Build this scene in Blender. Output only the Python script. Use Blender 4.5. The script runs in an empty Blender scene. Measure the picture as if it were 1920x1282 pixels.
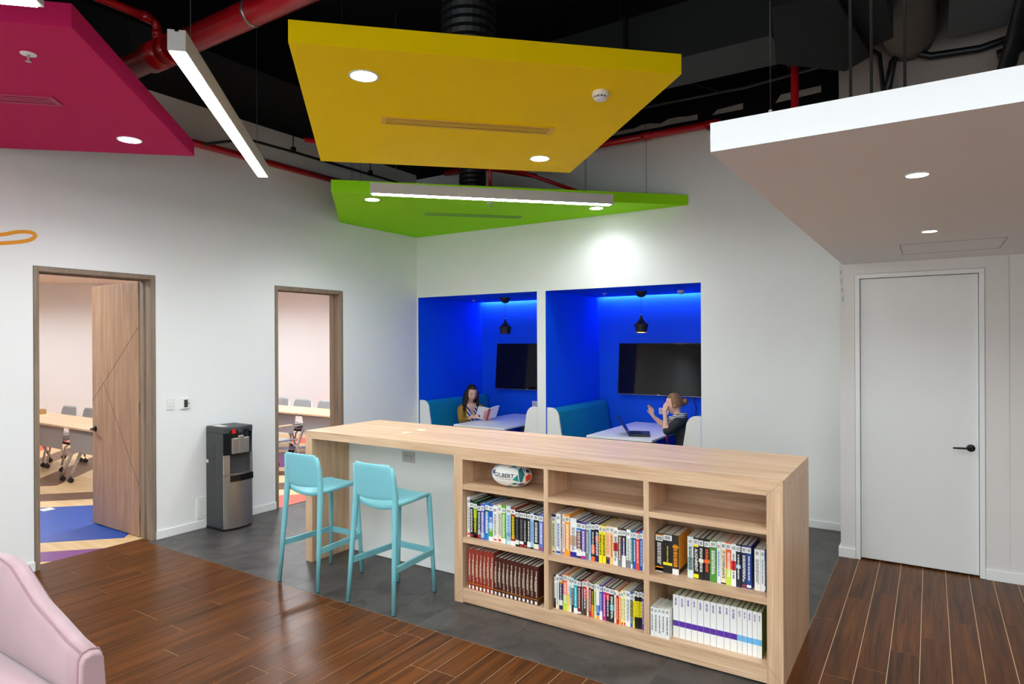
import bpy, bmesh, math, random
from mathutils import Matrix, Vector

random.seed(7)
scene = bpy.context.scene
COL = scene.collection
PI = math.pi

# ------------------------------------------------------------------ camera
def cam_matrix(loc, yaw, pitch, roll):
    fwd = Vector((-math.sin(yaw)*math.cos(pitch), math.cos(yaw)*math.cos(pitch), math.sin(pitch)))
    right = Vector((math.cos(yaw), math.sin(yaw), 0))
    up = right.cross(fwd)
    r = right*math.cos(roll) + up*math.sin(roll)
    u = -right*math.sin(roll) + up*math.cos(roll)
    m = Matrix((r, u, -fwd)).transposed().to_4x4()
    m.translation = Vector(loc)
    return m
cd = bpy.data.cameras.new('camera')
cd.sensor_fit = 'HORIZONTAL'; cd.sensor_width = 36.0; cd.lens = 1211.386/1920*36
cd.clip_start = 0.02; cd.clip_end = 100
cam = bpy.data.objects.new('camera', cd); COL.objects.link(cam)
cam.matrix_world = cam_matrix((5.7924, -6.5984, 1.75), 0.5747, -0.0006, -0.0047)
scene.camera = cam

# ------------------------------------------------------------------ world, exposure
SKY_STRENGTH = 1.7     # dim overcast daylight entering by windows added behind the camera for fill
w = bpy.data.worlds.new('world'); scene.world = w; w.use_nodes = True
w.node_tree.nodes['Background'].inputs[0].default_value = (0.86, 0.95, 1.0, 1)
w.node_tree.nodes['Background'].inputs[1].default_value = SKY_STRENGTH
vs = scene.view_settings
vs.view_transform = 'Standard'; vs.look = 'None'; vs.gamma = 1.0; vs.use_curve_mapping = False
vs.exposure = 1.30
scene.cycles.max_bounces = 10; scene.cycles.diffuse_bounces = 6; scene.cycles.glossy_bounces = 4
scene.cycles.caustics_reflective = False; scene.cycles.caustics_refractive = False
def portal(x0, x1, z0, z1, y):
    ld = bpy.data.lights.new('fill_window_portal', 'AREA'); ld.shape = 'RECTANGLE'; ld.size = x1-x0; ld.size_y = z1-z0; ld.cycles.is_portal = True
    o = bpy.data.objects.new('fill_window_portal', ld); COL.objects.link(o)
    o.matrix_world = Matrix.Translation(((x0+x1)/2, y, (z0+z1)/2)) @ Matrix.Rotation(PI/2, 4, 'X')     # faces +y, into the room
FILL_WINDOWS = [(0.5, 2.9), (3.3, 5.7), (6.1, 8.5)]; WZ0, WZ1 = 0.30, 2.35  # unseen windows added behind the camera to brighten the room
for a_, b_ in FILL_WINDOWS: portal(a_, b_, WZ0, WZ1, -10.02)
# light levels (radiance of the luminous faces of the fixtures)
LINEAR_POWER = 21.5
LOUNGE_FILL_POWER = 56.0  # for lights added out of view to brighten surfaces facing the camera
DOWN_POWER = 14.0      # glow of the lens; the beam is the spot lamp behind it
BEAM_WATT = 47.0
COVE_POWER = 32.0
TRAIN_POWER = 29
LIGHT_WHITE = (0.90, 0.975, 1.0)

# ------------------------------------------------------------------ helpers
def srgb(r, g=None, b=None):
    if g is None: r, g, b = r
    def f(c):
        c = c/255.0
        return c/12.92 if c <= 0.04045 else ((c+0.055)/1.055)**2.4
    return (f(r), f(g), f(b), 1.0)

MATS = {}
def mat(name, rgb, rough=0.5, metal=0.0, var=0.04, scale=30.0, spec=0.5, bump=0.0, coat=0.0, sheen=0.0):
    """procedural surface: base colour with a fine noise variation"""
    if name in MATS: return MATS[name]
    m = bpy.data.materials.new(name); m.use_nodes = True
    nt = m.node_tree; b = nt.nodes['Principled BSDF']
    c = srgb(rgb)
    b.inputs['Roughness'].default_value = rough; b.inputs['Metallic'].default_value = metal
    b.inputs['Specular IOR Level'].default_value = spec
    if coat: b.inputs['Coat Weight'].default_value = coat; b.inputs['Coat Roughness'].default_value = 0.1
    if sheen: b.inputs['Sheen Weight'].default_value = sheen
    n = nt.nodes.new('ShaderNodeTexNoise'); n.inputs['Scale'].default_value = scale; n.inputs['Detail'].default_value = 4
    g = nt.nodes.new('ShaderNodeNewGeometry'); nt.links.new(g.outputs['Position'], n.inputs['Vector'])
    mx = nt.nodes.new('ShaderNodeMix'); mx.data_type = 'RGBA'
    mx.inputs[6].default_value = tuple(max(0, x*(1-var)) for x in c[:3])+(1,)
    mx.inputs[7].default_value = tuple(min(1, x*(1+var)) for x in c[:3])+(1,)
    nt.links.new(n.outputs[0], mx.inputs[0]); nt.links.new(mx.outputs[2], b.inputs['Base Color'])
    if bump:
        bp = nt.nodes.new('ShaderNodeBump'); bp.inputs['Strength'].default_value = bump; bp.inputs['Distance'].default_value = 0.002
        nt.links.new(n.outputs[0], bp.inputs['Height']); nt.links.new(bp.outputs[0], b.inputs['Normal'])
    MATS[name] = m
    return m

def emit(name, rgb, strength):
    if name in MATS: return MATS[name]
    m = bpy.data.materials.new(name); m.use_nodes = True
    nt = m.node_tree; nt.nodes.remove(nt.nodes['Principled BSDF'])
    e = nt.nodes.new('ShaderNodeEmission'); e.inputs[0].default_value = tuple(rgb)+(1,); e.inputs[1].default_value = strength
    nt.links.new(e.outputs[0], nt.nodes['Material Output'].inputs[0])
    MATS[name] = m
    return m

def wood(name, dark, light, axis='x', scale=1.0, rough=0.45, rand=0.0, spec=0.4, stretch=18.0, contrast=(0.3, 0.7), bump=0.05, coat=0.0):
    """streaky wood grain along one world axis; rand > 0 shifts and tints it from piece to piece"""
    if name in MATS: return MATS[name]
    m = bpy.data.materials.new(name); m.use_nodes = True
    nt = m.node_tree; b = nt.nodes['Principled BSDF']; L = nt.links.new
    g = nt.nodes.new('ShaderNodeNewGeometry')
    add = nt.nodes.new('ShaderNodeVectorMath'); add.operation = 'ADD'
    L(g.outputs['Position'], add.inputs[0])
    oi = nt.nodes.new('ShaderNodeObjectInfo')
    if rand:
        sc = nt.nodes.new('ShaderNodeVectorMath'); sc.operation = 'SCALE'
        sc.inputs[0].default_value = (7.3, 11.1, 5.7); L(oi.outputs['Random'], sc.inputs['Scale']); L(sc.outputs[0], add.inputs[1])
    else:
        add.inputs[1].default_value = (3.1, 1.7, 2.3)
    mp = nt.nodes.new('ShaderNodeVectorMath'); mp.operation = 'MULTIPLY'
    s = [stretch*scale]*3; s['xyz'.index(axis)] = 1.1*scale
    mp.inputs[1].default_value = s; L(add.outputs[0], mp.inputs[0])
    n1 = nt.nodes.new('ShaderNodeTexNoise'); n1.inputs['Scale'].default_value = 1.0; n1.inputs['Detail'].default_value = 5; n1.inputs['Roughness'].default_value = 0.62
    n1.inputs['Distortion'].default_value = 0.6
    L(mp.outputs[0], n1.inputs['Vector'])
    mp2 = nt.nodes.new('ShaderNodeVectorMath'); mp2.operation = 'MULTIPLY'
    s2 = [stretch*6*scale]*3; s2['xyz'.index(axis)] = 3.0*scale
    mp2.inputs[1].default_value = s2; L(add.outputs[0], mp2.inputs[0])
    n2 = nt.nodes.new('ShaderNodeTexNoise'); n2.inputs['Scale'].default_value = 1.0; n2.inputs['Detail'].default_value = 3
    L(mp2.outputs[0], n2.inputs['Vector'])
    av = nt.nodes.new('ShaderNodeMath'); av.operation = 'MULTIPLY_ADD'; av.inputs[1].default_value = 0.35
    L(n2.outputs[0], av.inputs[0])
    k = nt.nodes.new('ShaderNodeMath'); k.operation = 'MULTIPLY'; k.inputs[1].default_value = 0.65
    L(n1.outputs[0], k.inputs[0]); L(k.outputs[0], av.inputs[2])
    cr = nt.nodes.new('ShaderNodeValToRGB')
    cr.color_ramp.elements[0].position = contrast[0]; cr.color_ramp.elements[0].color = srgb(dark)
    cr.color_ramp.elements[1].position = contrast[1]; cr.color_ramp.elements[1].color = srgb(light)
    L(av.outputs[0], cr.inputs[0])
    out = cr.outputs[0]
    if rand:
        hs = nt.nodes.new('ShaderNodeHueSaturation')
        mr = nt.nodes.new('ShaderNodeMapRange'); mr.inputs['To Min'].default_value = 1-rand; mr.inputs['To Max'].default_value = 1+rand
        L(oi.outputs['Random'], mr.inputs[0]); L(mr.outputs[0], hs.inputs['Value']); L(out, hs.inputs['Color']); out = hs.outputs[0]
    L(out, b.inputs['Base Color'])
    b.inputs['Roughness'].default_value = rough; b.inputs['Specular IOR Level'].default_value = spec
    if coat: b.inputs['Coat Weight'].default_value = coat; b.inputs['Coat Roughness'].default_value = 0.16
    if bump:
        bp = nt.nodes.new('ShaderNodeBump'); bp.inputs['Strength'].default_value = bump; bp.inputs['Distance'].default_value = 0.002
        L(av.outputs[0], bp.inputs['Height']); L(bp.outputs[0], b.inputs['Normal'])
    MATS[name] = m
    return m

def wm(o):
    if o is None: return Matrix.Identity(4)
    if o.parent is None: return o.matrix_basis.copy()
    return wm(o.parent) @ o.matrix_parent_inverse @ o.matrix_basis

def attach(o, parent):
    if parent is not None:
        o.parent = parent; o.matrix_parent_inverse = wm(parent).inverted()
    return o

def tag(o, label=None, cat=None, group=None, kind=None):
    if label: o['label'] = label
    if cat: o['category'] = cat
    if group: o['group'] = group
    if kind: o['kind'] = kind
    return o

def thing(name, loc, label, cat, group=None, rz=0.0):
    o = bpy.data.objects.new(name, None); COL.objects.link(o)
    o.empty_display_size = 0.1
    o.location = loc; o.rotation_euler = (0, 0, rz)
    o.matrix_basis = Matrix.Translation(Vector(loc)) @ Matrix.Rotation(rz, 4, 'Z')
    return tag(o, label, cat, group)

class MB:
    """collects geometry in world coordinates; build() links it as one mesh object"""
    def __init__(s): s.v = []; s.f = []; s.m = []
    def face(s, pts, mi=0):
        i = len(s.v); s.v += [tuple(p) for p in pts]; s.f.append(tuple(range(i, i+len(pts)))); s.m.append(mi); return s
    def box(s, x0, x1, y0, y1, z0, z1, mi=0, M=None):
        P = [(x0,y0,z0),(x1,y0,z0),(x1,y1,z0),(x0,y1,z0),(x0,y0,z1),(x1,y0,z1),(x1,y1,z1),(x0,y1,z1)]
        if M is not None: P = [tuple(M @ Vector(p)) for p in P]
        i = len(s.v); s.v += P
        for q in ((3,2,1,0),(4,5,6,7),(0,1,5,4),(1,2,6,5),(2,3,7,6),(3,0,4,7)):
            s.f.append(tuple(i+k for k in q)); s.m.append(mi)
        return s
    def prism(s, poly, a0, a1, axis='z', mi=0, M=None):
        def P(p, a):
            if axis == 'z': q = (p[0], p[1], a)
            elif axis == 'y': q = (p[0], a, p[1])
            else: q = (a, p[0], p[1])
            return tuple(M @ Vector(q)) if M is not None else q
        n = len(poly); i = len(s.v)
        s.v += [P(p, a0) for p in poly] + [P(p, a1) for p in poly]
        s.f.append(tuple(i+k for k in reversed(range(n)))); s.m.append(mi)
        s.f.append(tuple(i+n+k for k in range(n))); s.m.append(mi)
        for k in range(n):
            s.f.append((i+k, i+(k+1) % n, i+n+(k+1) % n, i+n+k)); s.m.append(mi)
        return s
    def tube(s, pts, r, seg=10, mi=0, caps=True, flat=None):
        pts = [Vector(p) for p in pts]; n = len(pts)
        rs = r if isinstance(r, (list, tuple)) else [r]*n
        t0 = (pts[1]-pts[0]).normalized()
        ref = Vector((0,0,1)) if abs(t0.z) < 0.9 else Vector((1,0,0))
        nx = t0.cross(ref).normalized(); i0 = len(s.v); prev = t0
        for k in range(n):
            if k == 0: t = t0
            elif k == n-1: t = (pts[k]-pts[k-1]).normalized()
            else: t = ((pts[k]-pts[k-1]).normalized()+(pts[k+1]-pts[k]).normalized()).normalized()
            ax = prev.cross(t)
            if ax.length > 1e-6: nx = Matrix.Rotation(prev.angle(t), 3, ax.normalized()) @ nx
            prev = t; ny = t.cross(nx).normalized()
            f = flat if flat else 1.0
            for j in range(seg):
                a = 2*PI*j/seg
                s.v.append(tuple(pts[k] + nx*(math.cos(a)*rs[k]) + ny*(math.sin(a)*rs[k]*f)))
        for k in range(n-1):
            for j in range(seg):
                a, b = i0+k*seg+j, i0+k*seg+(j+1) % seg
                s.f.append((a, b, b+seg, a+seg)); s.m.append(mi)
        if caps:
            s.f.append(tuple(i0+j for j in reversed(range(seg)))); s.m.append(mi)
            s.f.append(tuple(i0+(n-1)*seg+j for j in range(seg))); s.m.append(mi)
        return s
    def lathe(s, prof, c=(0,0,0), seg=24, axis='z', mi=0, caps=True):
        i0 = len(s.v); n = len(prof)
        for (r, h) in prof:
            for j in range(seg):
                a = 2*PI*j/seg; x, y = r*math.cos(a), r*math.sin(a)
                q = {'z': (x, y, h), 'x': (h, x, y), 'y': (y, h, x)}[axis]
                s.v.append((c[0]+q[0], c[1]+q[1], c[2]+q[2]))
        for k in range(n-1):
            for j in range(seg):
                a, b = i0+k*seg+j, i0+k*seg+(j+1) % seg
                s.f.append((a, b, b+seg, a+seg)); s.m.append(mi)
        if caps:
            s.f.append(tuple(i0+j for j in reversed(range(seg)))); s.m.append(mi)
            s.f.append(tuple(i0+(n-1)*seg+j for j in range(seg))); s.m.append(mi)
        return s
    def grid(s, fn, nu, nv, mi=0):
        i0 = len(s.v)
        for a in range(nu+1):
            for b in range(nv+1): s.v.append(tuple(fn(a/nu, b/nv)))
        for a in range(nu):
            for b in range(nv):
                p = i0+a*(nv+1)+b
                s.f.append((p, p+1, p+nv+2, p+nv+1)); s.m.append(mi)
        return s
    def mesh(s, name, mats, smooth=False):
        me = bpy.data.meshes.new(name); me.from_pydata(s.v, [], s.f)
        for m in (mats if isinstance(mats, (list, tuple)) else [mats]): me.materials.append(m)
        for p, mi in zip(me.polygons, s.m): p.material_index = mi
        if smooth:
            me.polygons.foreach_set('use_smooth', [True]*len(me.polygons))
        me.update()
        return me
    def build(s, name, mats, parent=None, smooth=False, bevel=0.0, solid=0.0, sub=0, normals=True, weld=False):
        me = s.mesh(name, mats, smooth)
        if normals or weld:
            bm = bmesh.new(); bm.from_mesh(me)
            if weld: bmesh.ops.remove_doubles(bm, verts=bm.verts, dist=1e-5)
            if normals: bmesh.ops.recalc_face_normals(bm, faces=bm.faces)
            bm.to_mesh(me); bm.free()
        o = bpy.data.objects.new(name, me); COL.objects.link(o)
        if solid:
            md = o.modifiers.new('solid', 'SOLIDIFY'); md.thickness = solid; md.offset = 0
        if sub:
            md = o.modifiers.new('sub', 'SUBSURF'); md.levels = sub; md.render_levels = sub
        if bevel:
            md = o.modifiers.new('bevel', 'BEVEL'); md.width = bevel; md.segments = 2; md.limit_method = 'ANGLE'; md.angle_limit = 0.6
        return attach(o, parent)

def bx(name, b, m, parent=None, bevel=0.0):
    return MB().box(*b).build(name, m, parent, bevel=bevel)

def struct(o):
    o['kind'] = 'structure'; return o

def copy_tree(o, parent=None, mtx=None):
    c = o.copy(); COL.objects.link(c)
    if parent is not None: c.parent = parent; c.matrix_parent_inverse = o.matrix_parent_inverse.copy()
    if mtx is not None: c.matrix_basis = mtx
    for ch in list(o.children): copy_tree(ch, c)
    return c

TEXTS = []
def text(s, size, M, m, parent, name='lettering', bold=False, sx=1.0, post=None, align='CENTER'):
    """flat lettering; M places the text plane (x along the line, y up the letters)"""
    cu = bpy.data.curves.new(name, 'FONT'); cu.body = s; cu.size = size; cu.align_x = align; cu.align_y = 'CENTER'
    cu.resolution_u = 2
    if bold: cu.offset = size*0.022
    cu.materials.append(m)
    o = bpy.data.objects.new(name+'_curve', cu); COL.objects.link(o)
    TEXTS.append((o, name, M @ Matrix.Diagonal((sx, 1, 1, 1)), m, parent, post))

def finish_texts():
    dg = bpy.context.evaluated_depsgraph_get()
    for o, name, M, m, parent, post in TEXTS:
        me = bpy.data.meshes.new_from_object(o.evaluated_get(dg))
        me.name = name
        if post:
            for v in me.vertices: v.co = post(M @ v.co)
        else: me.transform(M)
        if not me.materials: me.materials.append(m)
        n = bpy.data.objects.new(name, me); COL.objects.link(n); attach(n, parent)
    for o, *_ in TEXTS:
        cu = o.data; bpy.data.objects.remove(o); bpy.data.curves.remove(cu)

ORD = ['first','second','third','fourth','fifth','sixth','seventh','eighth','ninth','tenth','eleventh','twelfth','thirteenth','fourteenth','fifteenth',
       'sixteenth','seventeenth','eighteenth','nineteenth','twentieth','twenty-first','twenty-second','twenty-third','twenty-fourth','twenty-fifth',
       'twenty-sixth','twenty-seventh','twenty-eighth','twenty-ninth','thirtieth','thirty-first','thirty-second','thirty-third']

# ------------------------------------------------------------------ common materials
WHITE = mat('wall_paint_white', (240, 240, 238), 0.75, var=0.012, scale=3, spec=0.2)
WHITE_WARM = mat('soffit_paint_white', (243, 244, 245), 0.8, var=0.012, scale=3, spec=0.2)
TRIM = mat('trim_white', (238, 239, 238), 0.45, var=0.01)
DOORW = mat('door_white_satin', (232, 233, 231), 0.45, var=0.012, scale=4)
PINKW = mat('training_wall_blush', (238, 237, 236), 0.8, var=0.012, scale=3, spec=0.2)
BLUE = mat('alcove_paint_blue', (0, 90, 240), 0.6, var=0.03, scale=4, spec=0.25)
BLACKC = mat('ceiling_black_paint', (7, 8, 10), 0.85, var=0.25, scale=2.2, spec=0.15)
BLACKD = mat('duct_black_paint', (13, 15, 16), 0.7, var=0.2, scale=4, spec=0.25)
GREYD = mat('duct_grey_metal', (40, 43, 43), 0.6, 0.2, var=0.15, scale=5)
CANVAS = mat('duct_canvas_wrap', (112, 104, 92), 0.9, var=0.2, scale=14, bump=0.4)
REDP = mat('pipe_red_enamel', (196, 14, 30), 0.3, var=0.06, scale=8, coat=0.4)
STEEL = mat('brushed_steel', (176, 172, 168), 0.3, 1.0, var=0.08, scale=60)
CHROME = mat('pipe_clamp_zinc', (170, 170, 168), 0.35, 0.9, var=0.1)
BLACKP = mat('black_plastic', (18, 18, 19), 0.4, var=0.1)
DARK = mat('dark_gap', (12, 12, 12), 0.8)
WPLAST = mat('white_plastic', (236, 236, 232), 0.4, var=0.01)
FRAMEW = wood('door_frame_laminate', (126, 106, 88), (158, 138, 118), 'z', 1.0, 0.5, contrast=(0.35, 0.65), bump=0.02)
LEAFW = wood('door_leaf_oak', (150, 112, 84), (192, 156, 126), 'z', 1.2, 0.45, contrast=(0.33, 0.66), bump=0.03)
OAKX = wood('counter_oak_x', (180, 140, 106), (226, 194, 160), 'x', 1.0, 0.42, contrast=(0.32, 0.66), bump=0.03)
OAKZ = wood('counter_oak_z', (182, 144, 110), (226, 194, 160), 'z', 1.0, 0.42, contrast=(0.32, 0.66), bump=0.03)
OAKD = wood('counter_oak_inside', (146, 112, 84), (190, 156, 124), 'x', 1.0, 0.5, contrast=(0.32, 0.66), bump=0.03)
WALNUT = wood('floor_walnut_plank', (40, 21, 8), (114, 65, 27), 'y', 1.0, 0.29, rand=0.14, spec=0.12, stretch=26, contrast=(0.32, 0.66), bump=0.04)
GROUT = mat('floor_joint_pale', (220, 186, 146), 0.6)
LED = emit('linear_led', LIGHT_WHITE, LINEAR_POWER)
LED_FILL = emit('lounge_fill_led', LIGHT_WHITE, LOUNGE_FILL_POWER)  # stronger glow for the lights added out of view
DOWN = emit('downlight_led', LIGHT_WHITE, DOWN_POWER)
COVE = emit('cove_led', (0.82, 0.88, 1.0), COVE_POWER)
TRAINL = emit('training_light', (0.86, 0.94, 1.0), TRAIN_POWER)
# ------------------------------------------------------------------ dimensions (metres), from the fitted camera
D1A, D1B, D2A, D2B, HD = -4.426, -3.500, -2.2435, -1.3123, 2.3497
HA, A1L, A1R, A2L, A2R, AD = 2.345, 0.022, 1.8745, 1.9913, 3.8231, 1.465
DW, DWL, FL, FR, HF = -0.7637, 5.178, 5.2856, 6.1258, 2.2726
SZ, SF, STH = 2.357, -4.503, 0.093
PZ, PT = 3.15, 0.107
CEIL = 4.6
WT = 0.18          # thickness of the door wall
YB, XR = -10.0, 9.0

# ------------------------------------------------------------------ grey vinyl floor and walnut floor
floor = struct(bx('floor', (-0.0, XR, YB, 0.0, -0.06, -0.0015), GROUT))
tile_m = mat('floor_vinyl_slate', (92, 87, 84), 0.42, var=0.0, spec=0.4)
def slate():
    nt = tile_m.node_tree; b = nt.nodes['Principled BSDF']; L = nt.links.new
    g = nt.nodes.new('ShaderNodeNewGeometry'); oi = nt.nodes.new('ShaderNodeObjectInfo')
    n = nt.nodes.new('ShaderNodeTexNoise'); n.inputs['Scale'].default_value = 4.2; n.inputs['Detail'].default_value = 9; n.inputs['Roughness'].default_value = 0.66; n.inputs['Distortion'].default_value = 0.8
    add = nt.nodes.new('ShaderNodeVectorMath'); L(g.outputs['Position'], add.inputs[0])
    sc = nt.nodes.new('ShaderNodeVectorMath'); sc.operation = 'SCALE'; sc.inputs[0].default_value = (0.4, 0.3, 0.2)
    L(oi.outputs['Random'], sc.inputs['Scale']); L(sc.outputs[0], add.inputs[1]); L(add.outputs[0], n.inputs['Vector'])
    cr = nt.nodes.new('ShaderNodeValToRGB')
    cr.color_ramp.elements[0].position = 0.3; cr.color_ramp.elements[0].color = srgb(42, 39, 38)
    cr.color_ramp.elements[1].position = 0.72; cr.color_ramp.elements[1].color = srgb(90, 86, 84)
    L(n.outputs[0], cr.inputs[0]); L(cr.outputs[0], b.inputs['Base Color'])
slate()
vinyl = struct(bx('floor_vinyl', (0.0, 5.166, -3.571, 0.0, -0.0015, -0.0006), mat('floor_vinyl_joint', (98, 94, 91), 0.6)))
tw, tl, gp = 0.2925, 0.605, 0.0012
tiles = {}
ncol = 18; x0t = 5.166 - ncol*tw
i = 0
for c in range(ncol):
    xa, xb = max(0.0, x0t+c*tw), x0t+(c+1)*tw
    y = -3.571; k = 0
    first = tl*(0.5 if c % 2 else 1.0)
    while y < -0.001:
        ln = first if k == 0 else tl
        ye = min(0.0, y+ln)
        key = (round(xb-xa, 3), round(ye-y, 3))
        if key not in tiles:
            tiles[key] = MB().box(0, xb-xa-gp, 0, ye-y-gp, -0.0006, 0.0).mesh('floor_tile', tile_m)
        o = bpy.data.objects.new('floor_tile', tiles[key]); COL.objects.link(o)
        o.location = (xa, y, 0); attach2 = o
        o.matrix_basis = Matrix.Translation((xa, y, 0)); o.parent = vinyl
        y = ye; k += 1

wood_floor = struct(bx('floor_wood', (5.168, XR, YB, -0.60, -0.0015, -0.0008), GROUT))
planks = {}
def plank(xa, xb, ya, yb):
    g = 0.0036
    key = (round(xb-xa, 3), round(yb-ya, 3))
    if key not in planks:
        planks[key] = MB().box(0, xb-xa-g, 0, yb-ya-g, -0.0008, 0.0002).mesh('plank', WALNUT)
    o = bpy.data.objects.new('plank', planks[key]); COL.objects.link(o)
    o.matrix_basis = Matrix.Translation((xa, ya, 0)); o.parent = wood_floor
# joints read off the photograph: {column: y of one end joint}
PW = 0.1452; X0 = 0.081
JT = {0: -3.838, 3: -3.665, 4: -3.984, 6: -3.858, 7: -3.626, 8: -4.004, 9: -4.388, 10: -4.389, 11: -4.032, 12: -4.388, 13: -3.838, 14: -4.580, 15: -4.238, 16: -3.665, 17: -4.06, 18: -4.43}
PL = 1.21
rest = MB()
def column(xa, xb, ytop, joint, ylow):
    n = 0
    ys = [ytop]
    y = joint
    while y > ytop: y -= PL
    while y > ylow: ys.append(y); y -= PL
    ys.append(ylow)
    for a, b in zip(ys[:-1], ys[1:]):
        if a-b < 0.02: continue
        plank(xa, xb, b, a)
rj = random.Random(3)
k = -1
while X0+k*PW < 5.168:
    xa, xb = max(0.0, X0+k*PW), min(5.168, X0+(k+1)*PW)
    j = JT.get(k+1, JT.get(k, None)) if k < 19 else None
    j = JT.get(k) if k in JT else -3.571-rj.uniform(0.1, PL)
    column(xa, xb, -3.5712, j, -5.6)
    k += 1
k = 0
while 5.168+k*0.1430 < 7.4:
    xa = 5.168+k*0.1430
    column(xa, xa+0.1430, -0.70, -0.7-rj.uniform(0.15, PL), -5.6)
    k += 1
# the same planking behind and beside the camera
xa = 0.0
while xa < XR-0.02:
    y = -5.6 - rj.uniform(0, 0.5)
    ys = [-5.6, y]
    while y > YB: y -= PL; ys.append(max(y, YB))
    for a, b in zip(ys[:-1], ys[1:]):
        if a-b > 0.02: rest.box(xa, min(xa+PW, XR)-0.0016, b, a-0.0016, -0.0008, 0.0002)
    xa += PW
xa = 7.40
while xa < XR-0.02:
    for a, b in ((-0.7, -1.9), (-1.9, -3.1), (-3.1, -4.3), (-4.3, -5.6)):
        rest.box(xa, min(xa+PW, XR)-0.0016, b, a-0.0016, -0.0008, 0.0002)
    xa += PW
rp = rest.build('planks_beyond', WALNUT, wood_floor, normals=False); rp['kind'] = 'stuff'

# ------------------------------------------------------------------ left wall with two doorways
m = MB()
for (ya, yb, za, zb) in ((YB, D1A, 0, CEIL), (D1A, D1B, HD, CEIL), (D1B, D2A, 0, CEIL), (D2A, D2B, HD, CEIL), (D2B, 0.0, 0, CEIL)):
    m.box(-WT, 0, ya, yb, za, zb)
wl = struct(m.build('wall_left', WHITE))
# the wall is black-painted above the white band
struct(bx('trim_1', (0.0, 0.004, YB, -0.001, 3.99, CEIL), BLACKC))

# alcove wall with two booths
m = MB()
m.box(-WT, A1L, 0, 0.12, 0, CEIL); m.box(A1L, A1R, 0, 0.12, HA, CEIL); m.box(A1R, A2L, 0, 0.12, 0, CEIL)
m.box(A2L, A2R, 0, 0.12, HA, CEIL); m.box(A2R, XR, 0, 0.12, 0, CEIL)
struct(m.build('wall_back', WHITE))
m = MB(); m.box(0.004, DWL-0.02, -0.004, 0.0, 3.93, CEIL)
struct(m.build('trim_2', BLACKC))
# ragged unfinished plaster strip left unpainted above the red pipe
rr = random.Random(11)
top = [(1.9+0.1*i, 4.06+rr.uniform(-0.015, 0.02)+0.0*i) for i in range(20)]
bot = [(1.9+0.1*i, 4.012+rr.uniform(-0.004, 0.004)) for i in range(20)]
m = MB(); m.prism(bot+top[::-1], -0.006, -0.004, 'y')
m.prism([(3.95,4.03),(4.25,4.03),(4.25,4.09),(4.0,4.075)], -0.006, -0.004, 'y')
m.prism([(4.55,4.03),(4.95,4.05),(4.95,4.11),(4.6,4.10)], -0.006, -0.004, 'y')
struct(m.build('trim_3', mat('bare_plaster', (150, 146, 138), 0.9, var=0.2, scale=25)))

# booths: side, back, ceiling with a light slot
for n, (xl, xr) in enumerate(((A1L, A1R), (A2L, A2R))):
    m = MB()
    m.box(xl-0.055, xl, 0.12, AD+0.1, 0, 2.62)
    m.box(xr, xr+0.055, 0.12, AD+0.1, 0, 2.62)
    m.box(xl, xr, AD, AD+0.1, 0, 2.62)
    m.box(xl, xl+0.0015, 0.0006, AD, 0, HA); m.box(xr-0.0015, xr, 0.0006, AD, 0, HA)
    struct(m.build('wall_booth', BLUE))
    m = MB(); m.box(xl, xr, 0.0006, AD-0.075, HA-0.0015, HA+0.03); m.box(xl, xr, AD-0.10, AD-0.075, HA+0.03, HA+0.12); m.box(xl, xr, AD-0.10, AD, HA+0.12, HA+0.15)
    cb = struct(m.build('ceiling_booth', BLUE))
    struct(bx('floor_booth', (xl, xr, 0.0, AD, -0.05, 0.0), tile_m))
    t = thing('cove_light', ((xl+xr)/2, AD-0.03, HA+0.1), 'hidden cool white cove strip along the back of the %s blue booth' % ('first' if n == 0 else 'second'), 'cove light', 'booth cove lights')
    bx('channel', (xl+0.01, xr-0.01, AD-0.075, AD-0.066, HA+0.045, HA+0.085), WPLAST, t)
    bx('strip', (xl+0.01, xr-0.01, AD-0.066, AD-0.063, HA+0.05, HA+0.08), COVE, t)

# white door wall (a solid block) on the right
m = MB()
m.box(DWL, FL, DW, 0.0, 0, CEIL); m.box(FL, FR, DW, 0.0, HF, CEIL); m.box(FR, 6.266, DW, 0.0, 0, CEIL); m.box(6.272, XR, DW, 0.0, 0, CEIL); m.box(6.266, 6.272, DW+0.008, 0.0, 0, CEIL)
m.box(FL, FR, DW+0.14, 0.0, 0, HF)
struct(m.build('wall_right', mat('door_wall_paint', (228, 225, 221), 0.75, var=0.012, scale=3, spec=0.2)))
# room behind the camera
m = MB(); m.box(-WT, XR+0.1, YB-0.1, YB, 0, WZ0); m.box(-WT, XR+0.1, YB-0.1, YB, WZ1, CEIL+0.1)
edges = [-WT] + [e for w_ in FILL_WINDOWS for e in w_] + [XR+0.1]
for k in range(0, len(edges), 2): m.box(edges[k], edges[k+1], YB-0.1, YB, WZ0, WZ1)
LOUNGEW = mat('lounge_wall_taupe', (168, 158, 152), 0.8, var=0.02, scale=3, spec=0.2)
struct(m.build('wall_front', LOUNGEW))
GLASS = bpy.data.materials.new('fill_window_glass'); GLASS.use_nodes = True
_nt = GLASS.node_tree; _nt.nodes.remove(_nt.nodes['Principled BSDF'])
_tr = _nt.nodes.new('ShaderNodeBsdfTransparent'); _tr.inputs[0].default_value = (0.93, 0.95, 0.95, 1)
_nt.links.new(_tr.outputs[0], _nt.nodes['Material Output'].inputs[0])
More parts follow.
